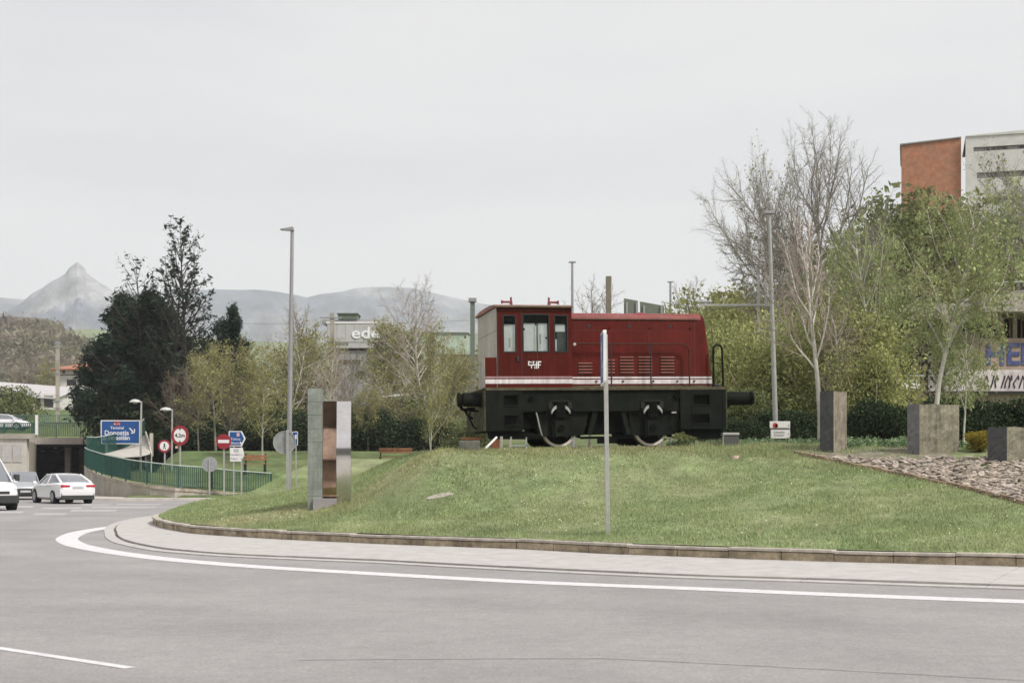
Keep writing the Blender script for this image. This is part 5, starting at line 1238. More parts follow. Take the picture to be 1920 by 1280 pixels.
# station sign
p = at(1462, 42); k = 42 / FPX; o = thing('station_sign', 'white station sign with a red emblem among the weeds right of the locomotive', 'sign', (p.x, 42, p.z)); zz = lambda y: CAM_H + (HOR - y) * k - p.z; xx = lambda x: (x - 1462) * k
MB().box(xx(1443), xx(1481), -.04, .0, zz(802), zz(789.5)).build('upper_panel', M_signwhite, o, bevel=.005)
MB().box(xx(1445.5), xx(1481), -.04, .0, zz(821.5), zz(806)).build('lower_panel', M_signwhite, o, bevel=.005)
MB().box(xx(1445), xx(1480), -.01, .03, zz(806), zz(802)).build('gap_rail', M_galvd, o)
for x in (1446, 1480): MB().box(xx(x) - .02, xx(x) + .02, .005, .05, -.2, zz(790)).build('post', M_galv, o)
MB().cyl((xx(1453), -.041, zz(797)), .075, -.006, 'y', 16).box(xx(1453), xx(1458), -.047, -.041, zz(801), zz(795)).build('emblem', mat('emblem_red', (.50, .06, .05), .5), o)
text('lettering', 'Geltokia', .10, MATS['sign_grey'], o, (xx(1460), -.044, zz(811.5))); text('lettering', 'Estación', .09, MATS['sign_grey'], o, (xx(1460), -.044, zz(817)))
MB().box(xx(1477), xx(1479.5), -.046, -.041, zz(799), zz(796)).box(xx(1477), xx(1479.5), -.046, -.041, zz(815), zz(812)).build('arrow', MATS['sign_grey'], o)
# benches on the lawn
for (x, d, w_, yy, lab) in ((478, 84, 1.3, 850, 'wooden park bench behind the direction signs'), (741, 86, 2.0, 836, 'wooden park bench on the lawn right of the sculpture')):
    p = at(x, d); k = d / FPX; o = thing('park_bench', lab, 'bench', p); zt = CAM_H + (HOR - yy) * k - p.z
    for q in range(2): MB().box(-w_ / 2, w_ / 2, -.2 + .2 * q, -.02 + .2 * q, zt * .55, zt * .55 + .04).build('seat_plank', M_wood, o)
    for q in range(2): MB().box(-w_ / 2, w_ / 2, .22, .25, zt * .72 + .17 * q, zt * .72 + .13 + .17 * q).build('back_plank', M_wood, o)
    for q in (-1, 1): MB().box(q * w_ * .45 - .04, q * w_ * .45 + .04, -.2, .2, -.3, zt * .55 - .002).box(q * w_ * .45 - .04, q * w_ * .45 + .04, .252, .29, -.3, zt).build('leg', M_dark, o)
# ------------------------------------------------------------------ vehicles
M_carwhite = mat('car_white', (.78, .77, .78), .25, var=.02, coat=.5, scale=2)
M_silver = mat('car_silver', (.42, .43, .45), .3, .4, var=.03, coat=.4, scale=2)
M_carglass = mat('car_glass', (.17, .18, .20), .05, var=0, spec=.9)  # base colour lightened to stand in for sky reflected in the glass
M_tail = mat('tail_lamp', (.45, .02, .04), .2, var=0)
M_head = mat('head_lamp', (.75, .77, .82), .1, .3, var=0)
M_alloy = mat('alloy_rim', (.45, .45, .46), .35, .8, var=.1)
M_trim = mat('black_trim', (.03, .032, .03), .6, var=.1)
M_plate = mat('number_plate', (.50, .50, .52), .5, var=.05)
def car(label, loc, head, st, gh, m, name='parked_car', cat='car', W2=.91, wb=(1.35, -1.3), wr=.32, low=.26, rear=True, zs=1, roofm=None):
    """st: body stations (x, z bottom, z top, half width); gh: cabin stations (x, z roof, half width at roof, half width at belt, z belt)"""
    o = thing(name, label, cat, loc, head)
    rings = []
    for (x, z0, z1, w) in st:
        zm = z0 + (z1 - z0) * .55
        rings.append([(x, -w * .90, z0), (x, -w * .985, z0 + .07), (x, -w, zm), (x, -w * .975, z1 - .08), (x, -w * .86, z1 - .01), (x, -w * .5, z1 + .015), (x, 0, z1 + .025), (x, w * .5, z1 + .015), (x, w * .86, z1 - .01), (x, w * .975, z1 - .08), (x, w, zm), (x, w * .985, z0 + .07), (x, w * .90, z0)])
    body = MB().loft(rings).build('body', m, o); smooth_by_angle(body, 38)
    g = []
    for (x, zr, wt, wbt, zb) in gh:
        g.append([(x, -wbt, zb), (x, -(wt * .8 + wbt * .2), zb + (zr - zb) * .7), (x, -wt, zr - .015), (x, -wt * .5, zr), (x, 0, zr + .005), (x, wt * .5, zr), (x, wt, zr - .015), (x, (wt * .8 + wbt * .2), zb + (zr - zb) * .7), (x, wbt, zb)])
    cab = MB().loft(g).build('windows', M_carglass, o); smooth_by_angle(cab, 38)
    # roof skin and pillars, a little proud of the glass
    top = [q for q in gh if q[1] > max(w[1] for w in gh) - .10]
    rr = [[(x, -wt - .015, zr - .045), (x, -wt - .002, zr + .004), (x, -wt * .5, zr + .018), (x, 0, zr + .024), (x, wt * .5, zr + .018), (x, wt + .002, zr + .004), (x, wt + .015, zr - .045), (x, 0, zr - .03)] for (x, zr, wt, wbt, zb) in top]
    rf = MB().loft(rr).build('roof', roofm or m, o); smooth_by_angle(rf, 60)
    fr, bk = top[-1], top[0]
    f0, r0_ = gh[-1], gh[0]
    for s in (-1, 1):
        b = MB()
        b.tube([(bk[0], s * bk[2], bk[1] - .01), (r0_[0], s * (r0_[3] - .02), r0_[4] + .01)], [.045, .07], 6)
        b.tube([(fr[0], s * fr[2], fr[1] - .01), (f0[0], s * (f0[3] - .02), f0[4] + .01)], [.03, .035], 6)
        mid = top[len(top) // 2]; b.tube([(mid[0] - .1, s * (mid[2] + .01), mid[1] - .03), (mid[0] - .05, s * (mid[3] - .005), mid[4])], [.03, .035], 6)
        b.build('pillar', m, o)
        mi = MB().box(f0[0] - .28, f0[0] - .12, s * W2 - .02, s * W2 + .15 * s, f0[4] - .02, f0[4] + .12) if s > 0 else MB().box(f0[0] - .28, f0[0] - .12, -W2 - .15, -W2 + .02, f0[4] - .02, f0[4] + .12)
        mi.build('mirror', m, o, bevel=.03)
        for x in wb:
            y0 = s * (W2 - .24)
            MB().cyl((x, y0 if s < 0 else y0, wr), wr + .05, s * .235, 'y', 26).build('wheel_arch', M_dark, o)
            w = MB().cyl((x, s * (W2 - .2), wr), wr, s * .215, 'y', 28).build('wheel', M_rubber, o)
            MB().cyl((x, s * (W2 + .016), wr), wr * .66, s * .008, 'y', 24).build('rim', M_alloy, w)
            b = MB()
            for q in range(5):
                a = q * 2 * PI / 5; b.prism([(x + math.cos(a - .12) * .06, wr + math.sin(a - .12) * .06), (x + math.cos(a - .1) * wr * .62, wr + math.sin(a - .1) * wr * .62), (x + math.cos(a + .1) * wr * .62, wr + math.sin(a + .1) * wr * .62), (x + math.cos(a + .12) * .06, wr + math.sin(a + .12) * .06)], s * (W2 + .026), s * (W2 + .034))
            b.build('spokes', M_galvd, w)
    xr, xf = st[0][0], st[-1][0]
    MB().box(xr + .25, xf - .25, -W2 * .85, W2 * .85, low - .08, low + .06).build('underside', M_dark, o)
    return o
sx = lambda az: R(90) - az         # heading from azimuth (clockwise from view direction)
# white saloon seen from behind
d = 66.5
p = P(133, 0, d)
a_st = [(-2.22, .42, .88, .70), (-2.16, .30, .96, .83), (-1.9, .26, 1.00, .89), (-1.3, .22, .99, .915), (-.4, .22, .95, .915), (.6, .22, .95, .915), (1.3, .22, .90, .90), (1.85, .25, .80, .86), (2.15, .30, .66, .76), (2.24, .36, .55, .62)]
a_gh = [(-1.95, 1.0, .50, .72, .97), (-1.35, 1.24, .56, .77, .96), (-.85, 1.37, .58, .78, .95), (-.2, 1.41, .60, .79, .94), (.4, 1.38, .59, .79, .94), (.85, 1.22, .56, .78, .94), (1.35, .98, .52, .74, .92)]
hd = sx(R(-36))
c = car('white saloon car seen from behind, waiting before the underpass', (p.x - 1.0, d + 1.9, 0), hd, a_st, a_gh, M_carwhite)
for s in (-1, 1):
    MB().prism([(s * .80, .78), (s * .80, .90), (s * .36, .88), (s * .40, .78)], -2.235, -2.12, 'x').build('tail_lamp', M_tail, c, bevel=.01)
    MB().box(-2.19, -2.10, s * .70 - .08, s * .70 + .08, .2, .5).build('exhaust', M_trim, c)
MB().box(-2.245, -2.225, -.26, .26, .72, .83).build('number_plate', M_plate, c)
MB().box(-2.235, -1.9, -.78, .78, .20, .40).build('rear_apron', M_trim, c, bevel=.02)
for s in (-1, 1): MB().box(-1.0, -.3, s * .90 - .02, s * .90 + .02, .82, .84).box(.25, .4, s * .915 - .02, s * .915 + .02, .80, .83).build('door_handle', M_galv, c)
# grey hatchback facing the camera
d = 77; p = P(56, 0, d)
h_st = [(-2.0, .35, .95, .78), (-1.8, .25, 1.0, .86), (-.8, .22, 1.0, .88), (.6, .22, .98, .88), (1.2, .22, .95, .87), (1.7, .25, .84, .84), (1.93, .28, .72, .78), (2.0, .32, .58, .68)]
h_gh = [(-1.85, 1.05, .56, .74, .98), (-1.5, 1.40, .60, .76, .98), (-.4, 1.48, .62, .77, .97), (.2, 1.46, .61, .77, .97), (.7, 1.25, .58, .76, .96), (1.2, .98, .55, .73, .94)]
c = car('silver hatchback with lit headlamp partly hidden behind the white van', (p.x - .35, d, 0), sx(R(180 - 22)), h_st, h_gh, M_silver)
MB().box(1.96, 2.03, -.62, .62, .30, .60).build('grille', M_trim, c, bevel=.02)
MB().box(2.03, 2.045, -.26, .26, .40, .50).build('number_plate', M_plate, c)
for s in (-1, 1): MB().box(1.82, 1.985, s * .62 - .14, s * .62 + .14, .64, .76).build('headlight', mat('lit_headlamp', (.9, .9, 1.0), .1, var=0), c, bevel=.03)
b_ = MATS['lit_headlamp'].node_tree.nodes['Principled BSDF']; b_.inputs['Emission Color'].default_value = (.9, .9, 1, 1); b_.inputs['Emission Strength'].default_value = .8
# white van cut by the left edge
d = 56; p = P(-66, 0, d)
v_st = [(-2.4, .35, 1.15, .90), (-2.2, .25, 1.2, .96), (-.6, .25, 1.2, .97), (.8, .25, 1.2, .97), (1.3, .27, 1.15, .96), (1.75, .30, 1.02, .92), (2.0, .32, .88, .84), (2.08, .36, .70, .74)]
v_gh = [(-2.38, 1.85, .74, .90, 1.15), (-2.2, 2.02, .78, .93, 1.17), (-.5, 2.06, .79, .93, 1.18), (.25, 2.02, .78, .93, 1.18), (.7, 1.80, .74, .92, 1.17), (1.45, 1.14, .68, .86, 1.10)]
c = car('white van with dark bumper cut by the left edge of the picture', (p.x + .15, d + 1.0, 0), sx(R(140)), v_st, v_gh, M_carwhite, name='delivery_van', cat='van', W2=.96, wr=.33, wb=(1.35, -1.5))
MB().box(1.9, 2.14, -.86, .86, .28, .60).build('bumper', M_trim, c, bevel=.04)
MB().box(2.0, 2.10, -.5, .5, .64, .76).build('grille', M_trim, c, bevel=.02)
for s in (-1, 1): MB().box(1.88, 2.02, s * .68 - .15, s * .68 + .15, .66, .90).build('headlight', M_head, c, bevel=.04)
for s in (-1, 1): MB().box(1.15, 1.35, s * 1.08 - .10, s * 1.08 + .10, 1.15, 1.42).build('door_mirror', M_trim, c, bevel=.03)
for s in (-1, 1): MB().box(-1.9, -.2, s * .90 - .01, s * .90 + .01, 1.25, 1.85).build('side_panel', M_carwhite, c)

# ------------------------------------------------------------------ railings
def railing(label, pts, h, name='green_railing', step=2.0, bar=.11, m=None, br=.012, railm=None, cat='railing', group=None):
    pts = [Vector(p) for p in pts]; o = thing(name, label, cat, pts[0], group=group); o0 = pts[0]
    L = [0]
    for a, b in zip(pts[:-1], pts[1:]): L.append(L[-1] + (b - a).length)
    def pt(s):
        for i in range(len(L) - 1):
            if s <= L[i + 1] + 1e-6: u = (s - L[i]) / (L[i + 1] - L[i]); return pts[i] * (1 - u) + pts[i + 1] * u - o0
        return pts[-1] - o0
    m = m or M_green
    n = max(2, int(L[-1] / .5)); ln = [pt(L[-1] * i / n) for i in range(n + 1)]
    MB().tube([q + Vector((0, 0, h)) for q in ln], .035, 6).build('top_rail', railm or m, o)
    MB().tube([q + Vector((0, 0, .10)) for q in ln], .022, 5).build('bottom_rail', m, o)
    k = int(L[-1] / step)
    for i in range(k + 1):
        q = pt(L[-1] * i / k); MB().box(q.x - .035, q.x + .035, q.y - .035, q.y + .035, q.z - .15, q.z + h - .03).build('post', m, o)
    b = MB(); k = int(L[-1] / bar)
    for i in range(k):
        q = pt(L[-1] * (i + .5) / k); b.box(q.x - br, q.x + br, q.y - .018, q.y + .018, q.z + .1, q.z + h - .03)
    tag(b.build('bars', m, o), kind='stuff')
    return o
def PZ(x, y, d): return P(x, y, d)
wall_top = [(158, 872, 95), (163, 878, 88), (172, 883, 83), (195, 892, 79), (244, 903.5, 76), (281, 909, 75), (328, 914.5, 74.5), (378, 917.5, 75.5), (431, 922.5, 77), (508, 927, 79)]
WT = [P(*q) for q in wall_top]
railing('green railing curving down along the ramp wall behind the road signs', [q + Vector((0, .12, .02)) for q in WT], 1.17, railm=mat('railing_top_pale', (.42, .47, .42), .5, var=.1), bar=.115, br=.020)
# retaining wall under it, with coping
o = thing('ramp_wall', 'low concrete retaining wall with stone coping below the curved green railing', 'wall', (0, 0, 0))
b = MB(); rings = [[(q.x, q.y, -.1), (q.x, q.y, q.z - .16), (q.x, q.y + .35, q.z - .16), (q.x, q.y + .35, -.1)] for q in WT]
b.loft(rings); b.build('wall_face', M_concrete, o)
for a, c in zip(WT[:-1], WT[1:]):
    n = max(1, int((c - a).length / 1.4))
    for i in range(n):
        p0 = a.lerp(c, i / n + .004); p1 = a.lerp(c, (i + 1) / n - .004)
        MB().loft([[(q.x, q.y - .06, q.z - .15), (q.x, q.y - .06, q.z), (q.x, q.y + .40, q.z), (q.x, q.y + .40, q.z - .15)] for q in (p0, p1)]).build('coping_stone', mat('coping_brown', (.36, .29, .21), .85, var=.22, scale=3, col2=(.46, .42, .36)), o)
# the lawn fills behind the wall
b = MB(); V = []; F = []
for q in WT: V += [(q.x, q.y + .3, q.z - .05), (q.x + .3, q.y + 9, max(q.z + .2, gz(q.x + .3, q.y + 9) + .03))]
for i in range(len(WT) - 1): F.append((2 * i, 2 * i + 2, 2 * i + 3, 2 * i + 1))
tag(b.add(V, F).build('lawn_bank', M_lawn2), kind='structure')
# ramp path and its inner railing
RP = [P(163, 852, 96), P(180, 852.5, 97), P(200, 849, 98), P(218, 844.5, 99), P(240, 837, 101), P(256, 829, 103), P(270, 816, 105)]
railing('green railing on the far side of the ramp, in front of the blue highway sign', [q + Vector((0, 0, -.05)) for q in RP], 1.25, bar=.115, railm=MATS['railing_top_pale'], br=.022)
b = MB(); V = []; F = []
FR = [P(163, 872, 93), P(190, 866, 90), P(212, 861, 88), P(235, 857, 87), P(262, 856, 87), P(281, 851, 90), P(282, 846, 94)]
for a, c in zip(RP, FR): V += [tuple(a), tuple(c)]
for i in range(len(RP) - 1): F.append((2 * i, 2 * i + 1, 2 * i + 3, 2 * i + 2))
tag(b.add(V, F).build('ramp_path', mat('pale_paving', (.48, .45, .40), .85, var=.08, scale=2)), kind='structure')
b = MB(); b.loft([[(q.x, q.y, q.z - .6), (q.x, q.y, q.z - .02), (q.x, q.y + .3, q.z - .02), (q.x, q.y + .3, q.z - .6)] for q in RP])
q = b.build('ramp_kerb_wall', M_concrete); tag(q, 'low brown kerb wall under the far ramp railing', 'wall')
p = P(281, 850, 93); q = tag(MB().loft([[(a.x, a.y, a.z - 2.5), (a.x, a.y, a.z), (a.x, a.y + .3, a.z), (a.x, a.y + .3, a.z - 2.5)] for a in (P(272, 808, 104), P(277, 822, 99), P(283, 850, 93))]).build('ramp_end_wall', M_cream), 'pale wall at the top of the ramp right of the domed lamp', 'wall')
for (x, yt, d_, lab) in ((284, 812, 96, 'pale square post right of the ramp, taller one'),):
    k = d_ / FPX; q = tag(MB().box(-.1, .1, -.1, .1, 0, (855 - yt) * k).build('bollard_post', M_cream), lab, 'post'); q.location = P(x, 855, d_)

# ------------------------------------------------------------------ underpass and bridge
DB = 118.0; kb = DB / FPX
o = thing('bridge', 'concrete road bridge over the dark underpass on the left', 'bridge', (0, 0, 0))
L0, R0 = P(-260, 0, DB).x, P(205, 0, DB).x
zt = CAM_H + (HOR - 820) * kb
MB().box(L0, R0, DB, DB + .5, zt - .55, zt).build('edge_beam', mat('beam_concrete', (.52, .45, .39), .85, var=.12, scale=1, streak=.3), o)
MB().box(L0, R0, DB + .5, DB + 13, zt - .44, zt - .2).build('deck', M_concrete, o)
# deck surface
MB().box(L0, R0, DB + .5, DB + 13, zt - .198, zt - .19).build('road_surface', M_asphalt, o)
xa = P(62, 0, DB).x
def tw(a, b, nm, m): MB().prism([(P(a, 0, DB + .3).x, DB + .3), (P(b, 0, DB + .3).x, DB + .3), (P(b, 0, DB + 32).x, DB + 32), (P(a, 0, DB + 32).x, DB + 32)], -.1, zt - .752, 'z').build(nm, m, o)
tw(58, 66, 'inner_wall', M_concrete); tw(196, 230, 'inner_wall', M_concrete)
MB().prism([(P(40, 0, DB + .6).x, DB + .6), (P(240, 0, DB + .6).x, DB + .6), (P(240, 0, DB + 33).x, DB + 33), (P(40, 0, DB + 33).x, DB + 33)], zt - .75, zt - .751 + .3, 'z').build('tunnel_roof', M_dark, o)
for (x, w_) in ((133, .45),):
    for j in range(3): MB().box(P(x, 0, DB + 4).x - w_ / 2, P(x, 0, DB + 4).x + w_ / 2, DB + 3 + 4 * j, DB + 3.4 + 4 * j, -.1, zt - .752).build('pier', M_concrete, o)
# covered road beyond the bridge: closed dark box
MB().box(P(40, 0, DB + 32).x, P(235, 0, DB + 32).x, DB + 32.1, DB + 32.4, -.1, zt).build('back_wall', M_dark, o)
for (x, y) in ((80, 845), (104, 839)): MB().cyl(P(x, y, DB + 6), .14, -.05, 'z', 12).build('ceiling_lamp', M_wht, o)
# abutment on the left, nearer, with two pale panels
DA = 100.0; ka = DA / FPX
X = lambda x: (x - 960) * ka; Zz = lambda y: CAM_H + (HOR - y) * ka
o = thing('abutment', 'pale concrete abutment wall with two square panels at the left edge', 'wall', (0, 0, 0))
MB().box(X(-240), X(50), DA, DA + .5, -.1, Zz(822)).build('wall_face', M_cream, o)
MB().prism([(X(50), DA + .01), (P(68, 0, DA + 17).x, DA + 17), (P(68, 0, DA + 17).x - .5, DA + 17), (X(50) - .3, DA + .5)], -.1, Zz(824), 'z').build('wing_wall', mat('wing_concrete', (.40, .36, .28), .85, var=.12, scale=1, streak=.3), o)
for (x0, x1) in ((3, 22), (24, 41), (-20, 1)):
    for (y0, y1) in ((866, 832),): MB().box(X(x0), X(x1), DA - .05, DA - .001, Zz(y0), Zz(y1)).build('panel', M_apron, o, bevel=.01)
MB().box(X(-240), X(66), DA - .15, DA + .6, Zz(822), Zz(813)).build('coping', M_concrete, o)
railing('dark green railing on the abutment at the left edge, nearest one', [P(-230, 813, DA + .2), P(68, 813, DA + .2)], 1.0 * 20 * ka, bar=.14, br=.035)
railing('green railing along the bridge parapet above the underpass', [P(60, 819, DB + .2), P(196, 819, DB + .2)], 27 * kb, bar=.15, br=.03, m=mat('railing_green_pale', (.10, .17, .125), .6, var=.1))
MB().box(0, 1, 0, .1, 0, .1)
DF = 131.0
railing('far green mesh railing on the other side of the bridge', [P(-230, 796, DF), P(196, 796, DF)], 18 * DF / FPX, bar=.2, br=.035, m=MATS['railing_green_pale'])
q = tag(MB().box(0, .16, 0, .16, 0, 1.4).build('railing_end_post', M_wht), 'pale end post between the two bridge railings', 'post'); q.location = P(66, 815, DA)
# car on the bridge
c = car('white car roof showing above the bridge railing at the far left', P(8, 806, 127), sx(R(88)), a_st, a_gh, M_carwhite)

# ------------------------------------------------------------------ buildings on the left
M_plaster = mat('white_plaster', (.66, .64, .60), .85, var=.07, scale=1, streak=.12)
M_tile = mat('orange_tiles', (.42, .17, .085), .85, var=.2, scale=2, col2=(.34, .15, .09))
M_win = mat('dark_window', (.03, .03, .032), .2, var=0)
M_grey = mat('grey_roof', (.46, .44, .44), .8, var=.06, scale=1)
M_timber = mat('dark_timber', (.12, .07, .05), .8, var=.2, scale=2)
def building(label, x0, x1, yb, yt, d, depth, wins, m, name='house', roof=None, sunk=3, cat='house', frame=M_timber, rz=0):
    k = d / FPX; p = P(x0, yb, d); o = thing(name, label, cat, p, rz); w = (x1 - x0) * k; h = (yb - yt) * k
    hs = [((a - x0) * k, (b - x0) * k, (yb - c2) * k, (yb - c1) * k) for (a, b, c1, c2) in wins]
    MB().wall(0, w, -sunk, h, hs, 0, .25).build('wall', m, o)
    MB().box(.0, .2, .251, depth, -sunk, h).build('wall', m, o); MB().box(w - .2, w, .251, depth, -sunk, h).build('wall', m, o); MB().box(.201, w - .201, depth - .2, depth, -sunk, h).build('wall', m, o)
    for (a, b, c1, c2) in hs:
        f = MB().wall(a + .001, b - .001, c1 + .001, c2 - .001, [(a + .10, b - .10, c1 + .10, c2 - .10)], .05, .13).build('window', frame, o)
        MB().box(a + .1, b - .1, .09, .11, c1 + .1, c2 - .1).build('pane', M_win, f)
    if not roof: MB().box(-.2, w + .2, -.2, depth + .2, h + .001, h + .3).build('roof', M_grey, o)
    elif roof[0] == 'hip':
        e, rh = roof[1], roof[2]
        MB().add([(-e, -e, h), (w + e, -e, h), (w + e, depth + e, h), (-e, depth + e, h), (w * .3, depth / 2, h + rh), (w * .7, depth / 2, h + rh), (-e, -e, h - .15), (w + e, -e, h - .15), (w + e, depth + e, h - .15), (-e, depth + e, h - .15)], [(0, 1, 5, 4), (1, 2, 5), (2, 3, 4, 5), (3, 0, 4), (6, 7, 1, 0), (7, 8, 2, 1), (9, 6, 0, 3), (8, 9, 3, 2), (9, 8, 7, 6)]).build('roof', roof[3], o)
    elif roof[0] == 'shed':
        rh, e, mm = roof[1:]
        MB().add([(-e, -e, h), (w + e, -e, h - roof[1] * .25), (w + e, depth + e, h + rh * .6), (-e, depth + e, h + rh), (-e, -e, h - .15), (w + e, -e, h - rh * .25 - .15)], [(0, 1, 2, 3), (4, 5, 1, 0)]).build('roof', mm, o)
    return o
o = building('white country house with orange tiled roof and dark windows left of the conifers', 113, 196, 771, 692, 205, 9, [(125, 143, 711, 723), (126, 138, 747, 759), (159, 171, 747, 759), (180, 190, 747, 759), (117, 122, 692.5, 700), (150, 168, 711, 723)], M_plaster, roof=('hip', 1.1, 1.2, M_tile))
k = 205 / FPX
for y in (739.5, 703.5): MB().box(0, 83 * k, -.06, -.005, (771 - y) * k, (771 - y + 1.6) * k).build('timber_band', M_timber, o)
MB().box(55 * k, 64 * k, -.12, -.005, 0, 17 * k).build('blue_door', M_blue, o)
MB().box((118 - 113) * k, (135 - 113) * k, -.9, -.05, 42 * k, 44 * k).build('balcony', M_plaster, o)
building('long low white building with a pale grey roof at the left edge', -60, 104, 768, 738, 190, 10, [(66, 76, 742, 762), (82, 100, 742, 764)], M_plaster, name='low_building', cat='building', roof=('shed', 2.3, .4, M_grey))
# factory with lettering
d = 200; k = d / FPX
o = thing('factory_building', 'grey factory block with raised white letters eder above the trees', 'factory', P(613, 720, d)); h = lambda y: (720 - y) * k; w_ = lambda x: (x - 613) * k
MB().box(w_(620), w_(728), .6, 9, -8, h(656)).build('wall', mat('factory_grey', (.34, .33, .32), .8, var=.08, scale=.6, col2=(.28, .28, .28), streak=.2), o)
for i in range(9):
    MB().box(w_(622 + i * 11.7), w_(633 + i * 11.7), .5, .598, -6, h(658)).build('wall_panel', MATS['factory_grey'], o)
MB().box(w_(613), w_(733), .0, 9.5, h(652), h(606)).build('fascia', mat('fascia_grey', (.47, .455, .45), .7, var=.05, scale=.8, streak=.15), o)
for i in range(7): MB().box(w_(614 + i * 17), w_(630.5 + i * 17), -.06, -.002, h(641), h(607.5)).build('fascia_panel', MATS['fascia_grey'], o)
MB().box(w_(612), w_(734), -.1, 9.6, h(606), h(603)).build('parapet', M_wht, o)
MB().box(w_(600), w_(726), 2, 9, h(603), h(596)).build('roof_box', M_galvd, o)
MB().box(w_(632), w_(668), 1, 5, h(596), h(587)).box(w_(630), w_(670), .8, 5.2, h(587), h(585.5)).build('roof_plant', mat('plant_green', (.10, .12, .085), .8), o)
MB().box(w_(636), w_(675), .4, .6, h(681), h(674)).build('canopy', M_moss, o)
MB().box(w_(702), w_(716), .45, .6, h(722), h(702)).build('window', M_win, o)
text('lettering', 'eder', 2.25, mat('letter_white', (.80, .80, .80), .5, var=0), o, (w_(693), -.075, h(634)), depth=.1, sx=1.22, bold=.03)
text('lettering', 'eoos', .95, M_galvd, o, (w_(641), -.075, h(646)), depth=.04, sx=1.1)
building('small pale house with a grey gable roof right of the factory', 727, 788, 700, 668, 210, 8, [(740, 747, 680, 688), (757, 763, 680, 688)], M_plaster, roof=('hip', .5, 1.6, M_grey))
building('long pale green shed behind the birch left of the locomotive', 745, 876, 662, 622, 260, 10, [(870, 874, 630, 634)], mat('green_sheet', (.42, .50, .40), .7, var=.06, scale=.8, streak=.2), name='industrial_shed', cat='shed', roof=('shed', .5, .3, mat('dark_eave', (.16, .17, .16), .8)))
building('low grey building with dark eaves behind the catenary mast', 820, 900, 690, 664, 230, 8, [(830, 836, 672, 680)], mat('beige_wall', (.42, .39, .34), .8, var=.1), name='low_building', cat='building', roof=('shed', .4, .4, M_timber))
o = thing('white_canopy', 'low white canopy roof seen between trees right of the sculpture', 'canopy', P(700, 742, 140)); MB().prism([(0, 0), (3.4, .25), (3.4, .05), (0, -.2)], 0, 4).build('roof', M_wht, o)
for q in (.2, 3.0): MB().box(q, q + .12, .1, .22, -2.5, .0).build('post', M_galv, o)

# ------------------------------------------------------------------ apartment tower and block at the right
d = 150; k = d / FPX
zb = 14.0
Zr = lambda y: CAM_H + (HOR - y) * k
M_brick = mat('orange_brick', (.47, .19, .10), .85, var=.18, scale=1.6, col2=(.40, .20, .12), bump=.2, bscale=8)
o = thing('apartment_tower', 'orange brick tower face with a grey roof rim at the left of the white block', 'tower', ((1690 - 960) * k, d, zb), R(-15.6)); X = lambda x: (x - 1690) * k
MB().prism([(0, 0), (X(1797), 0), (X(1797), Zr(265.5) - zb), (0, Zr(272.5) - zb)], 0, 11).build('wall', M_brick, o)
MB().prism([(-.15, Zr(272.5) - zb), (X(1797), Zr(265.5) - zb), (X(1797), Zr(263.5) - zb), (-.15, Zr(270) - zb)], -.15, 11).build('roof_rim', mat('roof_metal', (.30, .29, .28), .6, var=.1), o)
MB().prism([(X(1700), Zr(268) - zb), (X(1796), Zr(264) - zb), (X(1770), Zr(262) - zb), (X(1716), Zr(262.6) - zb)], 4, 8).build('roof_top', M_grey, o)
MB().tube([(X(1784), 3, Zr(266) - zb), (X(1784), 3, Zr(258) - zb)], .06, 6).build('vent_pipe', M_galvd, o)
o = thing('apartment_block', 'white apartment block with long dark window bands at the upper right', 'apartment block', ((1798 - 960) * k, d - 2.2, zb), R(-15.6)); X = lambda x: (x - 1798) * k
bands = [(1812, 1990, 286, 294), (1818, 1990, 333, 344), (1828, 1990, 381, 391), (1832, 1990, 430, 440)]
MB().wall(0, X(2050), 0, Zr(266) - zb, [(X(a), X(b), Zr(c2) - zb, Zr(c1) - zb) for (a, b, c1, c2) in bands], 0, .35).build('wall', M_plaster, o)
MB().box(.4, X(2050), .36, 10, 0, Zr(267) - zb).build('core', M_dark, o)
MB().prism([(0, Zr(266) - zb), (X(2050), Zr(258) - zb - .4), (X(2050), Zr(254) - zb), (0, Zr(264) - zb)], -.1, 10.1).build('parapet', M_plaster, o)
for (a, b, c1, c2) in bands:
    n = 9; z0, z1 = Zr(c2) - zb, Zr(c1) - zb
    for i in range(n):
        xa_, xb_ = X(a) + (X(b) - X(a)) * i / n, X(a) + (X(b) - X(a)) * (i + 1) / n
        f = MB().wall(xa_ + .01, xb_ - .01, z0 + .001, z1 - .001, [(xa_ + .09, xb_ - .09, z0 + .08, z1 - .08)], .12, .2).build('window', mat('window_frame_grey', (.16, .15, .14), .6), o)
        MB().box(xa_ + .09, xb_ - .09, .15, .17, z0 + .08, z1 - .08).build('pane', M_win if (i % 3) else mat('grey_curtain', (.25, .25, .24), .6), f)

# ------------------------------------------------------------------ lettered concrete building at the right
d = 62; k = d / FPX; zb = gz((1800 - 960) * k, d) - .5
o = thing('concrete_building', 'weathered concrete building with blue painted letters and graffiti behind the birches', 'building', ((1712 - 960) * k, d, zb)); X = lambda x: (x - 1712) * k; Z_ = lambda y: CAM_H + (HOR - y) * k - zb
M_old = mat('old_concrete', (.37, .31, .235), .9, var=.18, scale=1.2, col2=(.27, .23, .17), streak=.35)
M_pink = mat('faded_pink_wall', (.40, .30, .25), .9, var=.14, scale=1.2, streak=.2)
MB().box(0, X(1838), 0, .4, 0, Z_(622)).build('wall', M_old, o)
MB().box(X(1838), X(2080), -.02, .4, Z_(691), Z_(634)).build('lettered_band', M_pink, o)
M_graf = mat('graffiti_wall', (.66, .60, .60), .85, var=.15, scale=2.5, col2=(.30, .22, .27), pos=.62)
MB().box(X(1740), X(2080), -.05, -.022, Z_(733), Z_(693)).build('graffiti_band', M_graf, o)
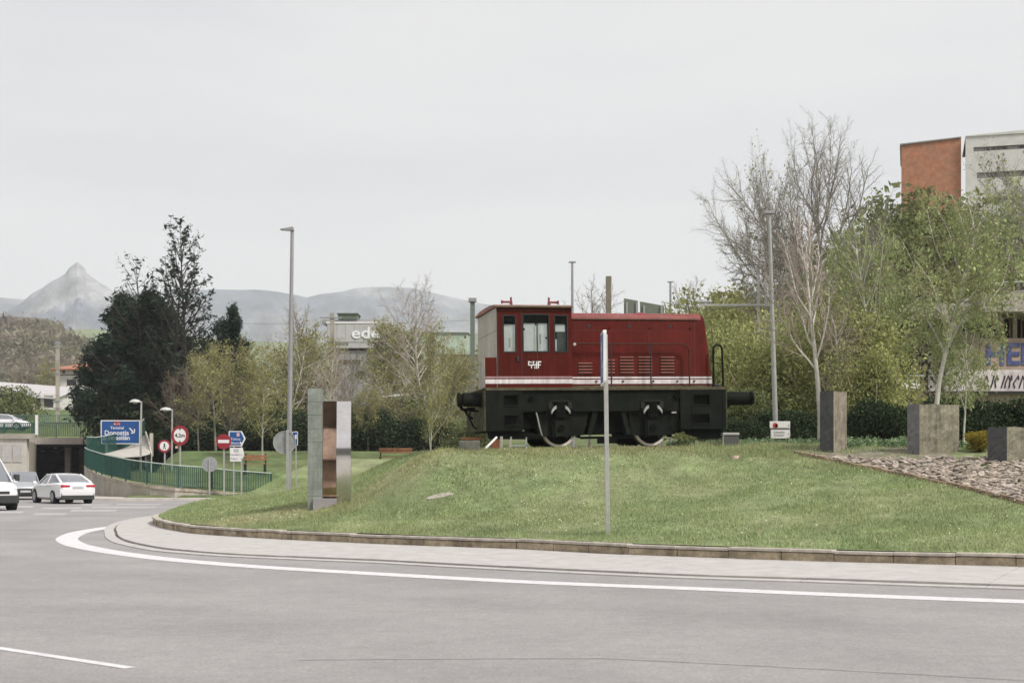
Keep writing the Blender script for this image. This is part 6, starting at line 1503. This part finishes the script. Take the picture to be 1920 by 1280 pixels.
MB().box(X(1838), X(2080), -.02, .4, 0, Z_(691) - .002).build('wall', M_old, o)
MB().box(X(1812), X(2080), -.25, .5, Z_(738), Z_(734)).build('ledge', M_black, o)
MB().box(X(1702), X(1845), -.5, 3, Z_(600), Z_(571)).build('roof_slab', mat('slab_concrete', (.40, .36, .31), .9, var=.12, streak=.3), o)
MB().box(X(1826), X(2080), -.9, 3, Z_(588), Z_(552)).build('roof_slab', MATS['slab_concrete'], o)
MB().box(X(1820), X(2080), 2.4, 2.6, Z_(634), Z_(588)).build('back_wall', M_dark, o)
MB().box(X(1714), X(1840), 2.0, 2.2, 0, Z_(600)).build('back_wall', M_old, o)
for x in (1718, 1900, 1985): MB().box(X(x), X(x + 8), .05, .35, Z_(634) if x > 1800 else Z_(622), Z_(588.2) if x > 1800 else Z_(600.2)).build('column', M_old, o)
for x in range(1850, 1990, 11): MB().box(X(x), X(x) + .06, .1, .16, Z_(634), Z_(590)).build('mullion', M_timber, o)
text('lettering', 'HENRI', 1.32, mat('letter_blue', (.07, .09, .24), .8, var=.3, scale=5, col2=(.24, .22, .30), pos=.62), o, (X(1846), -.045, Z_(683)), depth=.015, align='LEFT', bold=.035, sx=.95)
# graffiti strokes
M_gr2 = mat('graffiti_line', (.07, .05, .07), .8, var=.1); rr = random.Random(4)
for i in range(10):
    x = 1848 + i * 9 + rr.uniform(-2, 2); pts = [(X(x), -.06, Z_(727)), (X(x + rr.uniform(-3, 4)), -.06, Z_(716 + rr.uniform(-3, 3))), (X(x + rr.uniform(2, 8)), -.06, Z_(704)), (X(x + rr.uniform(4, 10)), -.06, Z_(712))]
    MB().tube(pts, .035, 4).build('graffiti_stroke', M_gr2, o)
railing('thin steel railing on top of the concrete building roof', [P(1830, 553, d - .6), P(2060, 545, d - .6)], .5, name='roof_railing', bar=.5, m=M_galvd)
# small white sign board on the left of it
q = thing('notice_board', 'small white board with a dark frame left of the concrete building', 'board', P(1690, 742, 58)); MB().box(0, .75, 0, .05, .3, .75).build('board', M_wht, q); MB().box(-.1, .95, -.1, .2, .80, .86).build('hood', M_galv, q); MB().box(.3, .4, .06, .12, -1, .3).build('post', M_galvd, q)

# ------------------------------------------------------------------ railway masts
def pole(label, x, yb, yt, d, w, m, name='railway_mast', cat='mast', arm=None, cap=None, group=None):
    k = d / FPX; o = thing(name, label, cat, ((x - 960) * k, d, CAM_H + (HOR - yb) * k), group=group); h = (yb - yt) * k
    MB().box(-w / 2, w / 2, -w / 2, w / 2, -2, h).build('post', m, o, bevel=.01)
    if cap: MB().box(-w * cap, w * cap, -w * cap, w * cap, h, h + w * .8).build('cap', M_galvd, o)
    for a in (arm or []):
        y, x0, x1 = a[:3]; z = (yb - y) * k; MB().box((x0 - x) * k, (x1 - x) * k, -w / 2 - .06, -w / 2 - .005, z - .06, z + .06).build('cross_arm', M_galvd, o)
    return o
pole('grey railway mast with a cap left of the cab', 886, 735, 566, 105, .34, mat('mast_green', (.15, .17, .15), .6, var=.1), cap=.85)
pole('concrete railway mast with a short arm in front of the factory', 623, 760, 587, 125, .36, M_concrete, arm=[(596, 600, 642), (640, 619, 627), (655, 619, 627)])
pole('concrete railway mast on the far left beside the white house', 108, 790, 645, 150, .34, M_concrete, cap=.65, arm=[(650, 100, 118), (700, 102, 114), (752, 100, 117), (765, 100, 117)])
pole('mossy concrete mast rising above the hood', 1141, 690, 518, 80, .30, mat('mossy_mast', (.20, .185, .13), .8, var=.2, scale=2))
pole('grey mast behind the clump of conifers, right side', 447, 720, 600, 130, .30, M_galvd)
d = 60; k = d / FPX
o = thing('catenary_mast', 'lattice catenary mast with a long cross arm right of the locomotive hood', 'mast', ((1426 - 960) * k, d, 2.6)); zz = lambda y: CAM_H + (HOR - y) * k - 2.6; xx = lambda x: (x - 1426) * k
for x in (1422, 1436): MB().box(xx(x) - .05, xx(x) + .05, -.05, .05, -1, zz(498)).build('upright', M_galv, o)
for i in range(15):
    y = 510 + i * 15; MB().tube([(xx(1422), 0, zz(y)), (xx(1436), 0, zz(y + 11))], .02, 4).build('lattice_bar', M_galv, o)
MB().box(xx(1310), xx(1460), -.12, -.055, zz(574), zz(570)).build('cross_arm', M_galv, o)
MB().tube([(xx(1312), 0, zz(566)), (xx(1335), 0, zz(566))], .06, 6).build('insulator', M_galvd, o)
MB().tube([(xx(1360), -.08, zz(640)), (xx(1422), -.08, zz(622))], .03, 5).build('stay', M_galv, o)
# overhead wires on the left
for (x0, y0, x1, y1, d_, lab) in ((-60, 686, 200, 688, 150, 'thin overhead wire crossing in front of the low white building'), (430, 606, 900, 600, 130, 'thin overhead railway wire behind the sculpture'), (1240, 566, 1426, 571, 60, 'thin overhead wire running to the catenary mast')):
    a, c = P(x0, y0, d_), P(x1, y1, d_); q = thing('overhead_wire', lab, 'wire', a); MB().tube([(0, 0, 0), (c - a) * .5 + Vector((0, 0, -.25)), tuple(c - a)], .018, 4).build('wire', M_galvd, q)
